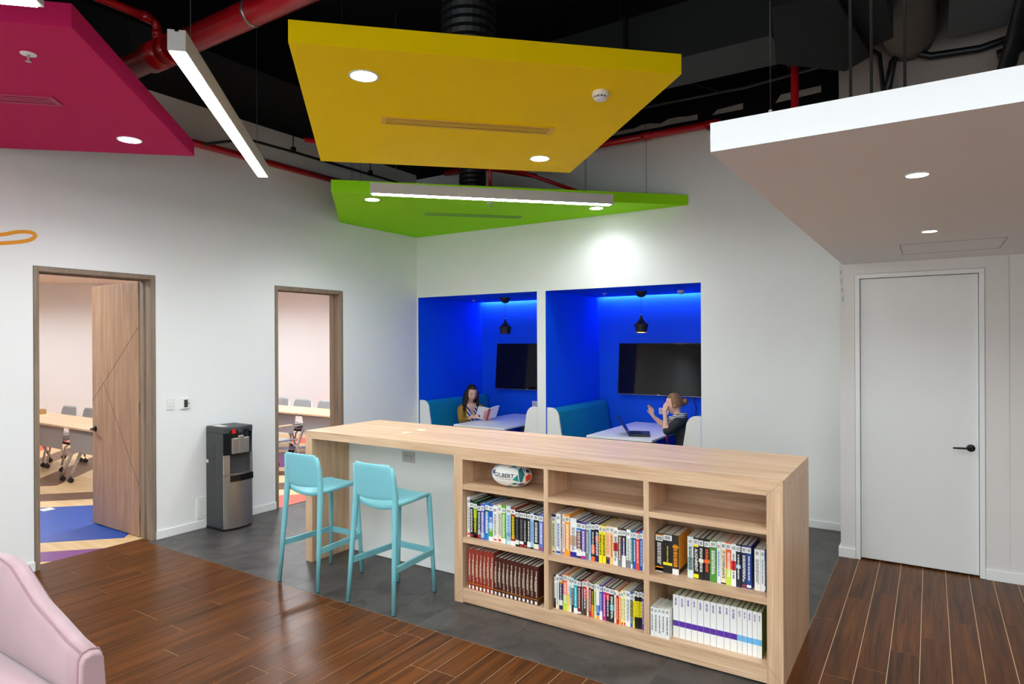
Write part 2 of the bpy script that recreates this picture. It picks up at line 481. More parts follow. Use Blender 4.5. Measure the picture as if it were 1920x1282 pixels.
for n, (a_, b_) in enumerate(FILL_WINDOWS):
    m = MB(); f_ = 0.05; xm = (a_+b_)/2
    m.box(a_, b_, YB-0.08, YB-0.02, WZ0, WZ0+f_); m.box(a_, b_, YB-0.08, YB-0.02, WZ1-f_, WZ1)
    for xx in (a_, xm-f_/2, b_-f_): m.box(xx, xx+f_, YB-0.08, YB-0.02, WZ0+f_, WZ1-f_)
    wn = struct(m.build('fill_window_%d' % (n+1), TRIM))  # added frame, out of view, letting fill daylight in
    for xa_, xb_ in ((a_+f_, xm-f_/2), (xm+f_/2, b_-f_)): bx('pane', (xa_, xb_, YB-0.055, YB-0.045, WZ0+f_, WZ1-f_), GLASS, wn)
struct(bx('wall_side', (XR, XR+0.1, YB, 0.0, 0, CEIL), LOUNGEW))
struct(bx('trim_4', (DWL, XR, DW-0.004, DW, SZ+STH, CEIL), mat('shaded_upper_wall_beige', (158, 146, 138), 0.9, var=0.08, scale=4, spec=0.1)))  # darker colour stands in for the shade on the wall above the soffit
struct(bx('ceiling', (-WT, XR, YB, 0.12, CEIL, CEIL+0.1), BLACKC))
struct(bx('beam', (0.004, 1.15, YB, -0.004, 3.99, CEIL), BLACKC))

# lower white ceiling over the corridor
m = MB(); m.box(5.20, XR, SF, DW, SZ, SZ+STH)
so = struct(m.build('ceiling_corridor', WHITE_WARM))
hatch = MB()
for a in ((5.6285, 5.6315, -1.78, -1.22), (6.1785, 6.1815, -1.78, -1.22), (5.6285, 6.1815, -1.2215, -1.2185), (5.6285, 6.1815, -1.7815, -1.7785)):
    hatch.box(a[0], a[1], a[2], a[3], SZ-0.0008, SZ+0.002)
hatch.build('access_hatch_joint', mat('hatch_shadow_gap', (92, 84, 78), 0.8), so)

# baseboards
BH = 0.062
m = MB(); m.box(0, 0.012, YB, D1A, 0, 0.075); m.box(0, 0.012, D1B, D2A, 0, 0.075); m.box(0, 0.012, D2B, -0.002, 0, 0.075)
struct(m.build('baseboard_left', TRIM, bevel=0.003))
struct(bx('baseboard_back', (A2R+0.002, DWL, -0.012, 0, 0, 0.07), TRIM, bevel=0.003))
m = MB(); m.box(DWL-0.016, FL-0.001, DW-0.014, DW, 0, 0.078); m.box(FR+0.001, XR, DW-0.014, DW, 0, 0.078); m.box(DWL-0.016, DWL, DW, -0.015, 0, 0.078)
struct(m.build('baseboard_right', TRIM, bevel=0.003))

# ------------------------------------------------------------------ training room behind the left wall
TC = 2.78
tr = struct(bx('floor_training', (-9.5, -0.0, -8.5, 3.2, -0.06, -0.004), mat('training_floor_base', (190, 160, 120), 0.5)))
def clip(poly, a, b, c):      # keep a*x+b*y <= c
    out = []
    for i in range(len(poly)):
        p, q = poly[i], poly[(i+1) % len(poly)]
        dp, dq = a*p[0]+b*p[1]-c, a*q[0]+b*q[1]-c
        if dp <= 0: out.append(p)
        if dp*dq < 0:
            t = dp/(dp-dq); out.append((p[0]+t*(q[0]-p[0]), p[1]+t*(q[1]-p[1])))
    return out
STR = {'beige': wood('strip_beige', (206, 170, 116), (238, 206, 158), 'x', 0.8, 0.4, contrast=(0.3, 0.7), rand=0.04),
       'brown': wood('strip_brown', (86, 54, 32), (136, 94, 62), 'x', 0.8, 0.4, contrast=(0.3, 0.7), rand=0.08),
       'blue': mat('strip_blue', (26, 74, 160), 0.4, var=0.25, scale=5), 'purple': mat('strip_purple', (118, 50, 124), 0.4, var=0.2, scale=6),
       'orange': mat('strip_orange', (244, 92, 62), 0.45, var=0.06, scale=6), 'slate': mat('strip_slate', (110, 116, 160), 0.45, var=0.1, scale=6)}
def strip(u0, u1, v0, v1, col):
    p = [(-9.5, -8.5), (-0.001, -8.5), (-0.001, 3.2), (-9.5, 3.2)]
    g = 0.0015
    for a, b, c in ((1,-1,u1-g), (-1,1,-u0-g), (1,1,v1-g), (-1,-1,-v0-g)):
        p = clip(p, a, b, c)
        if len(p) < 3: return
    MB().prism(p, -0.004, 0.0).build('floor_strip', STR[col], tr)
for u0, u1, v0, v1, c in (
    (-0.30, 0.37, -14, 4, 'beige'), (0.37, 0.92, -14, 4, 'brown'), (0.92, 1.36, -14, 4, 'beige'),
    (1.36, 3.31, -14, -3.93, 'blue'), (1.36, 3.31, -3.93, -3.5, 'beige'), (1.36, 3.31, -3.5, 4, 'orange'),
    (3.31, 3.71, -14, 4, 'beige'), (3.71, 4.10, -14, 4, 'purple'), (4.10, 4.62, -14, 4, 'beige'), (4.62, 9, -14, 4, 'blue'),
    (-6.2, -0.30, -14, -8.9, 'beige'), (-6.2, -0.30, -8.9, -8.35, 'orange'), (-6.2, -0.30, -8.35, -7.9, 'beige'), (-6.2, -0.30, -7.9, -7.4, 'brown'),
    (-6.2, -0.30, -7.4, -6.83, 'beige'), (-6.2, -0.30, -6.83, -6.23, 'brown'), (-6.2, -0.30, -6.23, -5.65, 'beige'), (-6.2, -0.30, -5.65, -4.6, 'brown'),
    (-0.72, -0.30, -4.6, 4, 'brown'), (-1.14, -0.72, -4.6, 4, 'beige'), (-2.97, -1.14, -4.6, 4, 'purple'), (-3.35, -2.97, -4.6, 4, 'beige'),
    (-3.75, -3.35, -4.6, 4, 'slate'), (-4.2, -3.75, -4.6, 4, 'beige'), (-5.2, -4.2, -4.6, -2.9, 'slate'), (-5.2, -4.2, -2.9, 4, 'orange'), (-6.2, -5.2, -4.6, 4, 'beige')):
    strip(u0, u1, v0, v1, c)
DG = 6.05
m = MB()
nx, ny = -1/math.sqrt(2), 1/math.sqrt(2)
pa, pb = (-9.5, -9.5+DG), (-2.85, -2.85+DG)
m.prism([pa, pb, (pb[0]+nx*0.1, pb[1]+ny*0.1), (pa[0]+nx*0.1, pa[1]+ny*0.1)], 0, 3.2)
struct(m.build('wall_training', PINKW))
m = MB(); m.prism([pa, pb, (pb[0]-nx*0.012, pb[1]-ny*0.012), (pa[0]-nx*0.012, pa[1]-ny*0.012)], 0, 0.08)
struct(m.build('baseboard_training', TRIM))
m = MB(); m.box(-2.85, -0.0, 3.2, 3.3, 0, 3.2); m.box(-9.6, -9.5, -8.5, -3.45, 0, 3.2); m.box(-9.5, -WT, -8.6, -8.5, 0, 3.2)
m.box(-WT-0.002, -WT, -8.5, D1A, 0, 3.2); m.box(-WT-0.002, -WT, D1B, D2A, 0, 3.2); m.box(-WT-0.002, -WT, D2B, 3.2, 0, 3.2)
m.box(-WT-0.002, -WT, D1A, D1B, HD, 3.2); m.box(-WT-0.002, -WT, D2A, D2B, HD, 3.2)
struct(m.build('wall_training_side', PINKW))
struct(bx('ceiling_training', (-9.6, -WT, -8.6, 3.3, 2.98, 3.08), mat('training_ceiling_white', (236, 228, 220), 0.8, var=0.01)))
# dropped white bulkhead on the far side of the training room
m = MB(); m.prism([(-9.5, -9.5+DG), (-2.85, -2.85+DG), (-2.85+1.1, -2.85+DG-1.1), (-9.5+1.1, -9.5+DG-1.1)], 2.84, 2.98)
struct(m.build('ceiling_bulkhead', mat('training_bulkhead_white', (232, 216, 206), 0.8, var=0.01)))
for n, (lx, ly) in enumerate(((-1.7, -4.7), (-6.2, -2.7), (-1.6, -1.2), (-3.2, 0.3))):
    t = thing('ceiling_light', (lx, ly, 2.9), ['square recessed ceiling light just inside the open oak door', 'square ceiling light over the training room tables beyond the oak door',
        'square ceiling light over the tables beyond the doorless opening', 'farthest square ceiling light beyond the doorless opening'][n], 'ceiling light', 'training room ceiling lights')
    m = MB(); 
    for a in ((-0.31, -0.30, -0.31, 0.31), (0.30, 0.31, -0.31, 0.31), (-0.30, 0.30, -0.31, -0.30), (-0.30, 0.30, 0.30, 0.31)): m.box(lx+a[0], lx+a[1], ly+a[2], ly+a[3], 2.955, 2.98)
    m.build('frame', WPLAST, t); bx('diffuser', (lx-0.30, lx+0.30, ly-0.30, ly+0.30, 2.962, 2.978), TRAINL, t)
# ------------------------------------------------------------------ doorways
WALNUT_T = WALNUT
plk = MB().box(-0.145, -0.0005, D1A+0.036, D1B-0.036, -0.004, 0.0002).build('plank', WALNUT, wood_floor)
MB().box(-0.02, -0.0005, D2A+0.036, D2B-0.036, -0.004, 0.0).build('floor_tile', tile_m, vinyl)
def frame(name, ya, yb):
    fw = 0.036
    m = MB()
    m.box(-WT-0.006, 0.004, ya, ya+fw, 0, HD-fw); m.box(-WT-0.006, 0.004, yb-fw, yb, 0, HD-fw); m.box(-WT-0.006, 0.004, ya, yb, HD-fw, HD)
    o = struct(m.build(name, FRAMEW, bevel=0.002))
    m = MB()   # stop bead the leaf closes against
    m.box(-0.13, -0.10, ya+fw, ya+fw+0.012, 0, HD-fw-0.012); m.box(-0.13, -0.10, yb-fw-0.012, yb-fw, 0, HD-fw-0.012); m.box(-0.13, -0.10, ya+fw, yb-fw, HD-fw-0.012, HD-fw)
    m.build('door_stop', FRAMEW, o)
    m = MB(); m.box(0.0, 0.0045, ya-0.003, ya, 0, HD+0.003); m.box(0.0, 0.0045, yb, yb+0.003, 0, HD+0.003); m.box(0.0, 0.0045, ya, yb, HD, HD+0.003)
    m.build('shadow_gap', mat('frame_shadow_gap', (74, 64, 56), 0.8), o)
    return o
d1 = frame('door_1', D1A, D1B)
d2 = frame('door_2', D2A, D2B)
MB().box(-0.085, -0.06, D2B-0.0385, D2B-0.0355, 0.93, 1.05).build('strike_plate', STEEL, d2)

lf = thing('door_leaf', (-0.20, -3.52, 0), 'oak veneer door leaf with diagonal grooves standing open into the training room', 'door')
LX0, LX1, LY0, LY1 = -1.05, -0.195, -3.545, -3.503
bx('panel', (LX0, LX1, LY0, LY1, 0.012, 2.305), LEAFW, lf, bevel=0.002)
def groove(p, q, par, y=LY0):
    d = Vector((q[0]-p[0], q[1]-p[1])); n = Vector((-d.y, d.x)).normalized()*0.0022
    MB().prism([(p[0]-n.x, p[1]-n.y), (q[0]-n.x, q[1]-n.y), (q[0]+n.x, q[1]+n.y), (p[0]+n.x, p[1]+n.y)], y-0.0006, y+0.001, 'y').build('groove', mat('groove_shadow', (70, 46, 32), 0.8), par)
groove((-1.05, 1.19), (-0.195, 1.893), lf)
groove((-0.824, 1.374), (-0.195, 0.47), lf)
def lever(par, c, sx, depth, m, length=0.105):
    """round rose with a lever along x; depth = direction the handle stands off (y)"""
    g = MB(); g.lathe([(0.027, 0), (0.027, depth*0.008), (0.012, depth*0.012), (0.012, depth*0.045)], c, 20, 'y').build('rose', m, par, smooth=False)
    y = c[1]+depth*0.045
    MB().tube([(c[0], y, c[2]), (c[0]+sx*0.03, y, c[2]), (c[0]+sx*length, y+depth*0.004, c[2]-0.002)], [0.010, 0.009, 0.008], 10, flat=0.75).build('lever', m, par, smooth=True)
BRONZE = mat('lever_dark_bronze', (58, 44, 38), 0.35, 0.8, var=0.1)
lever(lf, (-0.985, LY0, 0.926), 1, -1, BRONZE, 0.09)
lever(lf, (-0.985, LY1, 0.926), 1, 1, BRONZE, 0.09)
for z in (2.148, 1.169, 0.184):
    m = MB(); m.box(-0.1955, -0.193, -3.542, -3.506, z-0.05, z+0.05); m.box(-0.1955, -0.193, -3.503, -3.48, z-0.05, z+0.05)
    m.tube([(-0.190, -3.5045, z-0.052), (-0.190, -3.5045, z+0.052)], 0.006, 8)
    m.build('hinge', mat('hinge_satin_nickel', (190, 182, 165), 0.35, 0.9), lf)

# white door in the right wall
m = MB(); fw = 0.034
m.box(FL, FL+fw, DW-0.006, DW+0.10, 0, HF-fw); m.box(FR-fw, FR, DW-0.006, DW+0.10, 0, HF-fw); m.box(FL, FR, DW-0.006, DW+0.10, HF-fw, HF)
d3 = struct(m.build('door_3', TRIM, bevel=0.003))
m = MB(); m.box(FL-0.003, FL, DW-0.001, DW+0.001, 0, HF+0.003); m.box(FR, FR+0.003, DW-0.001, DW+0.001, 0, HF+0.003); m.box(FL, FR, DW-0.001, DW+0.001, HF, HF+0.003)
m.build('frame_joint', mat('frame_joint_grey', (150, 140, 130), 0.8), d3)
wd = thing('white_door', ((FL+FR)/2, DW+0.03, 0), 'plain white flush door with dark lever handle under the low corridor ceiling', 'door')
bx('panel', (FL+fw+0.003, FR-fw-0.003, DW+0.022, DW+0.06, 0.012, HF-fw-0.004), DOORW, wd, bevel=0.002)
lever(wd, (6.041, DW+0.022, 0.947), -1, -1, mat('lever_black_bronze', (34, 28, 27), 0.3, 0.7), 0.11)
# strip of green-white masking tape hanging at the corner
m = MB()
for i in range(9):
    z = 2.352-i*0.036
    m.box(DWL-0.001+0.002*i, DWL+0.016+0.0022*i, DW-0.0012, DW-0.0004, z-0.036, z, i % 2)
tag(m.build('masking_tape', [mat('tape_white', (214, 218, 208), 0.6), mat('tape_green', (178, 196, 172), 0.6)]), 'short strip of pale green and white tape stuck at the white wall corner', 'tape')

# ------------------------------------------------------------------ hanging ceiling panels
def poly_offset_wires(t, pts, z0):
    for (x, y) in pts: MB().tube([(x, y, z0), (x, y, CEIL)], 0.002, 6).build('hanger_wire', BLACKP, t)
def panel(name, pts, rgb, label, wires, loc, side=None):
    t = thing(name, loc, label, 'ceiling panel')
    MB().prism(pts, PZ, PZ+PT).build('slab', mat(name+'_paint_'+label.split()[0], rgb, 0.7, var=0.01, scale=3, spec=0.08), t, bevel=0.002)
    poly_offset_wires(t, wires, PZ+PT)
    return t
YELLOW = [(3.285, -4.634), (4.70, -3.26), (3.282, -1.822), (1.846, -3.210)]
GREEN = [(1.146, -2.490), (0.006, -1.352), (0.006, -0.006), (3.70, -0.006), (3.68, -0.02)]
MAGENTA = [(2.606, -5.252), (1.165, -3.822), (0.006, -4.90), (0.006, -5.65), (1.18, -6.68)]
panel('ceiling_panel', YELLOW, (255, 218, 0), 'yellow square panel hung from the black ceiling, turned on its corner', [(3.28, -4.3), (4.35, -3.25), (3.28, -2.15), (2.2, -3.2)], (3.28, -3.23, PZ))
panel('ceiling_panel', GREEN, (160, 238, 30), 'lime green panel hung in the room corner above the blue booths', [(0.5, -1.5), (0.9, -2.0), (2.7, -0.35), (3.3, -0.15)], (1.6, -1.0, PZ))
panel('ceiling_panel', MAGENTA, (196, 34, 92), 'magenta panel hung from the black ceiling beside the left wall', [(2.2, -5.25), (1.2, -4.3), (0.4, -5.2)], (1.2, -5.2, PZ))

RIM = mat('downlight_rim', (225, 225, 222), 0.4)
def downlight(x, y, z, r, label, group='recessed downlights', beam=1.0):
    t = thing('downlight', (x, y, z), label, 'downlight', group)
    MB().lathe([(r, 0.0), (r, -0.004), (r*1.16, -0.004), (r*1.16, 0.0), (r, 0.0)], (x, y, z), 28, caps=False).build('trim_ring', RIM, t)
    MB().lathe([(r, -0.003), (r, -0.001)], (x, y, z), 28).build('lens', DOWN, t)
    ld = bpy.data.lights.new('downlight_beam', 'SPOT'); ld.energy = BEAM_WATT*beam*(1.0 if r > 0.05 else 0.42); ld.color = LIGHT_WHITE; ld.spot_size = math.radians(150); ld.spot_blend = 1.0; ld.shadow_soft_size = r
    lo = bpy.data.objects.new('downlight_beam', ld); COL.objects.link(lo); lo.matrix_basis = Matrix.Translation((x, y, z-0.012)); attach(lo, t)
downlight(3.298, -4.168, PZ, 0.068, 'round downlight in the yellow panel, nearer the room')
downlight(3.288, -2.329, PZ, 0.068, 'round downlight in the yellow panel, nearer the corner')
downlight(1.200, -2.018, PZ, 0.068, 'round downlight in the lime green panel below its blunt end')
downlight(2.847, -0.407, PZ, 0.068, 'round downlight in the lime green panel towards its long tip', beam=0.35)
downlight(1.174, -4.294, PZ, 0.068, 'round downlight in the magenta panel near its tip')
downlight(5.754, -3.793, SZ, 0.036, 'small downlight in the low corridor ceiling, nearer its front edge')
downlight(5.791, -2.295, SZ, 0.036, 'small downlight in the low corridor ceiling, nearer the white door')

def linear_light(p0, p1, label, z=3.02, wd_=0.074, ht=0.095, led=None):
    d = (Vector(p1)-Vector(p0)).normalized(); n = Vector((-d.y, d.x))*wd_/2
    c = (Vector(p0)+Vector(p1))/2
    t = thing('linear_light', (c.x, c.y, z), label, 'ceiling light', 'hanging linear lights')
    q = [(p0[0]-n.x, p0[1]-n.y), (p1[0]-n.x, p1[1]-n.y), (p1[0]+n.x, p1[1]+n.y), (p0[0]+n.x, p0[1]+n.y)]
    def inset(k):
        a, b = Vector(p0)+d*k*0.2, Vector(p1)-d*k*0.2; nn = n*(1-k)
        return [(a.x-nn.x, a.y-nn.y), (b.x-nn.x, b.y-nn.y), (b.x+nn.x, b.y+nn.y), (a.x+nn.x, a.y+nn.y)]
    MB().prism(q, z+0.004, z+ht-0.008).build('housing', mat('linear_housing_white', (206, 204, 200), 0.5), t)
    m = MB()
    for s in (-1, 1):
        a, b = Vector(p0)+n*s*0.62, Vector(p1)+n*s*0.62; nn = n*0.38
        m.prism([(a.x-nn.x, a.y-nn.y), (b.x-nn.x, b.y-nn.y), (b.x+nn.x, b.y+nn.y), (a.x+nn.x, a.y+nn.y)], z+ht-0.008, z+ht)
    m.build('top_rail', mat('linear_housing_white', (206, 204, 200), 0.5), t)
    MB().prism(inset(0.10), z, z+0.004).build('diffuser', led or LED, t)
    for k in (0.10, 0.88):
        w_ = Vector(p0).lerp(Vector(p1), k); MB().tube([(w_.x, w_.y, z+ht-0.01), (w_.x, w_.y, CEIL)], 0.0016, 6).build('suspension_cable', mat('cable_grey', (90, 92, 92), 0.5), t)
linear_light((3.041, -5.027), (1.487, -3.462), 'hanging linear light in the gap between the magenta and yellow panels')
linear_light((1.760, -2.600), (3.295, -1.010), 'hanging linear light in front of the lime green panel')
linear_light((3.005, -5.530), (1.46, -7.075), 'hanging linear light whose end crosses the magenta panel corner')
# unseen lights added behind and beside the camera to brighten the room
linear_light((3.2, -8.9), (4.75, -7.35), 'added unseen fill light hanging in the lounge beyond the magenta panel', led=LED_FILL)
linear_light((6.2, -6.75), (7.75, -8.3), 'added unseen fill light hanging in front of the low corridor ceiling', led=LED_FILL)
linear_light((4.6, -8.1), (6.1, -9.6), 'added unseen fill light hanging in the lounge nearest the added windows', led=LED_FILL)
linear_light((7.7, -9.3), (8.75, -8.25), 'added unseen fill light hanging in the lounge nearest the side wall', led=LED_FILL)
linear_light((4.3, -6.1), (5.3, -7.1), 'shorter added unseen fill light hanging in the middle of the lounge', led=LED_FILL)
linear_light((0.7, -8.0), (2.2, -9.5), 'added unseen fill light hanging in the lounge along the left wall', led=LED_FILL)
linear_light((7.5, -5.2), (8.6, -6.3), 'shorter added unseen fill light hanging beside the corridor ceiling', led=LED_FILL)

def vent(c, ln, wdt, label, rgb, mname):
    """linear slot diffuser in a panel, running along (1,1)"""
    t = thing('air_vent', (c[0], c[1], PZ), label, 'air vent', 'panel air vents')
    M = Matrix.Translation((c[0], c[1], PZ)) @ Matrix.Rotation(PI/4, 4, 'Z')
    mm = mat(mname, rgb, 0.5, var=0.01)
    m = MB(); h = wdt/2; L = ln/2; f = 0.03
    m.box(-L-f, L+f, -h-0.016, -h, -0.007, 0.0, M=M); m.box(-L-f, L+f, h, h+0.016, -0.007, 0.0, M=M)
    m.box(-L-f, -L, -h, h, -0.006, 0, M=M); m.box(L, L+f, -h, h, -0.006, 0, M=M)
    m.build('frame', mm, t)
    MB().box(-L, L, -h, h, -0.0012, -0.0004, M=M).build('dark_slot', mat('vent_dark', (10, 8, 6), 0.9, spec=0.0), t)
    ns = 4
    for k in range(ns-1):
        y = -h+(k+1)*wdt/ns
        MB().box(-L, L, y-0.0065, y+0.0065, -0.006, -0.0012, M=M).build('slat', mm, t)
vent((3.293, -3.235), 1.06, 0.105, 'slot air vent across the middle of the yellow panel', (232, 184, 6), 'vent_yellow')
vent((1.552, -0.82), 1.02, 0.10, 'slot air vent in the lime green panel', (122, 184, 34), 'vent_green')
vent((1.19, -5.27), 1.02, 0.105, 'slot air vent in the magenta panel', (176, 32, 78), 'vent_magenta')

def detector(x, y, z, r, label):
    t = thing('smoke_detector', (x, y, z), label, 'smoke detector')
    MB().lathe([(r*0.92, 0.0), (r, -0.006), (r, -r*0.55), (r*0.94, -r*0.62)], (x, y, z), 24).build('base', WPLAST, t, smooth=False)
    m = MB()
    for k in range(10):
        a = 2*PI*k/10; m.box(-r*0.1, r*0.1, r*0.62, r*0.70, -r*0.8, -r*0.62, M=Matrix.Translation((x, y, z)) @ Matrix.Rotation(a, 4, 'Z'))
    m.build('vents', mat('detector_slots', (60, 60, 60), 0.6), t)
    MB().lathe([(r*0.64, -r*0.62), (r*0.64, -r*0.8), (r*0.82, -r*0.82), (r*0.6, -r*1.02), (r*0.3, -r*1.08)], (x, y, z), 24).build('cap', WPLAST, t, smooth=False)
detector(4.243, -3.279, PZ, 0.047, 'white round smoke detector under the yellow panel')
detector(3.335, 0.85, HA-0.0015, 0.045, 'small white smoke detector on the ceiling of the second blue booth')

def sprinkler(x, y, z, label):
    t = thing('sprinkler', (x, y, z), label, 'sprinkler', 'fire sprinklers')
    MB().lathe([(0.034, 0.0), (0.034, -0.003), (0.014, -0.006)], (x, y, z), 22).build('escutcheon', WPLAST, t)
    m = MB(); m.tube([(x, y, z-0.004), (x, y, z-0.018)], 0.006, 8)
    for s in (-1, 1): m.tube([(x+s*0.006, y, z-0.012), (x+s*0.011, y, z-0.022), (x, y, z-0.036)], 0.0022, 6)
    m.build('frame_arms', mat('sprinkler_metal', (176, 170, 160), 0.35, 0.8), t)
    MB().lathe([(0.013, -0.036), (0.013, -0.038)], (x, y, z), 14).build('deflector', mat('sprinkler_metal', (176, 170, 160), 0.35, 0.8), t)
sprinkler(2.141, -5.245, PZ, 'white sprinkler head under the magenta panel')
sprinkler(2.073, -1.248, PZ, 'white sprinkler head under the lime green panel')
sprinkler(0.33, 0.84, HA-0.0015, 'small white sprinkler on the ceiling of the first blue booth')
sprinkler(2.40, 0.75, HA-0.0015, 'small white sprinkler on the ceiling of the second blue booth')

# ------------------------------------------------------------------ pipes, ducts and rods in the ceiling void
def pipe(name, pts, r, m, label, cat, group=None, seg=14, couplings=(), cm=None):
    t = thing(name, pts[0], label, cat, group)
    MB().tube(pts, r, seg).build('run', m, t, smooth=True)
    for (a, b) in couplings: MB().tube([a, b], r*1.22, seg).build('coupling', cm or m, t, smooth=True)
    return t
RZ, RY = 3.62, -4.32
pipe('sprinkler_pipe', [(8.6, RY, RZ), (0.3, RY, RZ)], 0.076, REDP, 'thick red sprinkler main crossing above the hanging linear light', 'pipe', None, 18,
     couplings=[((1.50, RY, RZ), (1.66, RY, RZ)), ((1.72, RY, RZ), (1.75, RY, RZ))])
pipe('pipe_clamp', [(2.565, RY, RZ), (2.585, RY, RZ)], 0.0785, CHROME, 'grey metal band clamp around the thick red sprinkler main', 'clamp', None, 18)
pipe('sprinkler_pipe', [(1.58, -8.5, 3.84), (1.58, -4.40, 3.84), (1.58, -4.34, 3.83), (1.58, -4.32, 3.80), (1.58, -4.32, 3.66)], 0.027, REDP, 'thin red pipe dropping by an elbow into the thick red main', 'pipe', None, 12,
     couplings=[((1.58, -4.42, 3.84), (1.58, -4.36, 3.838)), ((1.58, -4.32, 3.78), (1.58, -4.32, 3.74)), ((1.58, -5.05, 3.84), (1.58, -5.0, 3.84))])
pipe('sprinkler_pipe', [(0.07, -6.0, 3.605), (0.07, -0.3, 3.605)], 0.034, REDP, 'red pipe running along the top of the left wall behind the linear light', 'pipe')
pipe('sprinkler_pipe', [(0.6, -0.13, 3.90), (4.06, -0.13, 3.90)], 0.036, REDP, 'red pipe along the top of the booth wall up to the white ceiling edge', 'pipe', None, 12,
     couplings=[((3.25, -0.13, 3.90), (3.34, -0.13, 3.90)), ((3.92, -0.13, 3.90), (4.02, -0.13, 3.90))])
pipe('sprinkler_pipe', [(3.93, -0.13, 3.885), (4.10, -0.20, 3.76), (4.16, -0.25, 3.70)], 0.026, REDP, 'short red branch pipe slanting down beside the white ceiling corner', 'pipe')
pipe('sprinkler_pipe', [(8.5, -1.5, 2.86), (5.06, -1.5, 2.86), (4.985, -1.5, 2.88), (4.966, -1.5, 2.96), (4.966, -1.5, 4.59)], 0.027, REDP, 'upright red pipe rising above the white ceiling edge', 'pipe')
pipe('sprinkler_pipe', [(2.20, -0.55, 3.55), (0.55, -2.3, 3.78)], 0.026, REDP, 'red pipe seen through the gap under the yellow panel, slanting', 'pipe')
pipe('sprinkler_pipe', [(2.073, -1.248, PZ+PT), (2.073, -1.248, 3.72)], 0.017, REDP, 'upright red drop pipe above the lime green panel', 'pipe')
pipe('sprinkler_pipe', [(1.9, -0.85, 3.66), (2.75, -0.45, 3.30)], 0.02, REDP, 'thin red pipe sloping down behind the lime green panel', 'pipe')
pipe('conduit', [(0.13, -3.10, 3.60), (0.14, -2.66, 3.76), (0.15, -2.1, 3.765), (0.15, -0.25, 3.765)], 0.014, BLACKP, 'black conduit along the left wall above the red pipe', 'conduit', None, 8)
for y, l in ((-2.12, 'black hanger rod on the left wall conduit'), (-1.0, 'black hanger rod on the left wall conduit behind the lime green panel')):
    t = pipe('hanger_rod', [(0.15, y, 3.76), (0.15, y, 3.99)], 0.006, BLACKP, l, 'rod')
    MB().box(0.13, 0.17, y-0.02, y+0.02, 3.755, 3.815).build('clip', BLACKP, t)
pipe('conduit', [(1.0, -0.60, 4.06), (4.42, -0.60, 4.02), (5.30, -0.80, 4.0), (5.42, -0.86, 4.0), (5.47, -0.86, 3.95), (5.50, -0.86, 3.62), (5.55, -0.86, 3.55)], 0.017, BLACKP, 'black conduit running above the booth wall and bending down beside the rods', 'conduit', None, 8)
pipe('conduit', [(2.0, -0.9, 4.2), (3.6, -0.85, 4.2), (4.0, -0.7, 4.1), (4.2, -0.6, 4.02)], 0.014, BLACKD, 'dark conduit curving beside the yellow panel corner', 'conduit', None, 8)
for k in range(4):
    pipe('conduit', [(4.62+0.12*k, -2.6, 4.42), (4.58+0.12*k, -0.02, 4.30)], 0.03, BLACKD, ['first', 'second', 'third', 'fourth'][k]+' of four parallel black conduits under the ceiling left of the red upright', 'conduit', 'parallel ceiling conduits', 8)
# rectangular duct along the booth wall, with flanges
t = thing('air_duct', (3, -1.5, 3.9), 'long dark grey rectangular air duct behind the yellow panel', 'air duct')
bx('duct_body', (1.17, 4.87, -1.77, -1.24, 3.90, 4.32), GREYD, t, bevel=0.004)
for x in (1.3, 2.6, 3.75, 4.87):
    m = MB(); m.box(x, x+0.03, -1.80, -1.21, 3.87, 3.90); m.box(x, x+0.03, -1.80, -1.21, 4.32, 4.35); m.box(x, x+0.03, -1.80, -1.77, 3.90, 4.32); m.box(x, x+0.03, -1.24, -1.21, 3.90, 4.32)
    m.build('flange', BLACKD, t)
t = thing('air_duct', (5.3, -2.2, 3.6), 'black boxy duct junction above the white corridor ceiling', 'air duct')
m = MB(); m.prism([(4.92, -1.95), (5.05, -2.75), (5.36, -2.75), (5.47, -1.72), (5.30, -1.55)], 3.62, 4.2); m.build('duct_body', BLACKD, t, bevel=0.004)
MB().prism([(5.36, -2.75), (5.58, -2.70), (5.60, -1.80), (5.47, -1.72)], 3.68, 4.25).build('end_collar', mat('duct_black_fabric', (14, 16, 16), 0.9), t)
t = thing('insulated_duct', (5.66, -1.0, 4.03), 'round canvas-wrapped duct above the white corridor ceiling', 'air duct')
MB().tube([(5.67, -0.80, 4.04), (5.67, -1.0, 4.03), (5.66, -2.2, 4.04), (5.64, -4.2, 4.06)], [0.16, 0.175, 0.175, 0.175], 22).build('duct_body', CANVAS, t, smooth=True)
t = thing('fan_coil_unit', (6.02, -2.0, 3.87), 'grey sheet metal fan coil unit above the white corridor ceiling', 'fan coil')
bx('casing', (5.90, 6.24, -3.2, -1.05, 3.89, 4.30), mat('fan_coil_sheet', (92, 98, 98), 0.6, 0.1, var=0.15, scale=5), t, bevel=0.004)
for k in range(8): MB().lathe([(0.005, -0.003), (0.003, 0.0)], (5.915+0.31*(k % 2), -3.0+0.6*(k//2), 3.8895), 8).build('screw', CHROME, t)
pipe('coil_pipe', [(5.50, -0.9, 3.50), (5.56, -0.9, 3.86), (5.62, -0.88, 3.94), (5.80, -0.86, 3.86), (6.1, -0.86, 3.84), (6.5, -0.86, 3.92), (6.52, -0.86, 4.2)], 0.028, BLACKP, 'black insulated pipe bending under the grey fan coil unit', 'pipe', None, 8)
pipe('coil_pipe', [(6.20, -0.95, 3.45), (6.28, -1.0, 3.8), (6.33, -2.2, 4.05), (6.33, -4.0, 4.2)], 0.055, BLACKP, 'thick black insulated pipe right of the grey fan coil unit', 'pipe', None, 10)
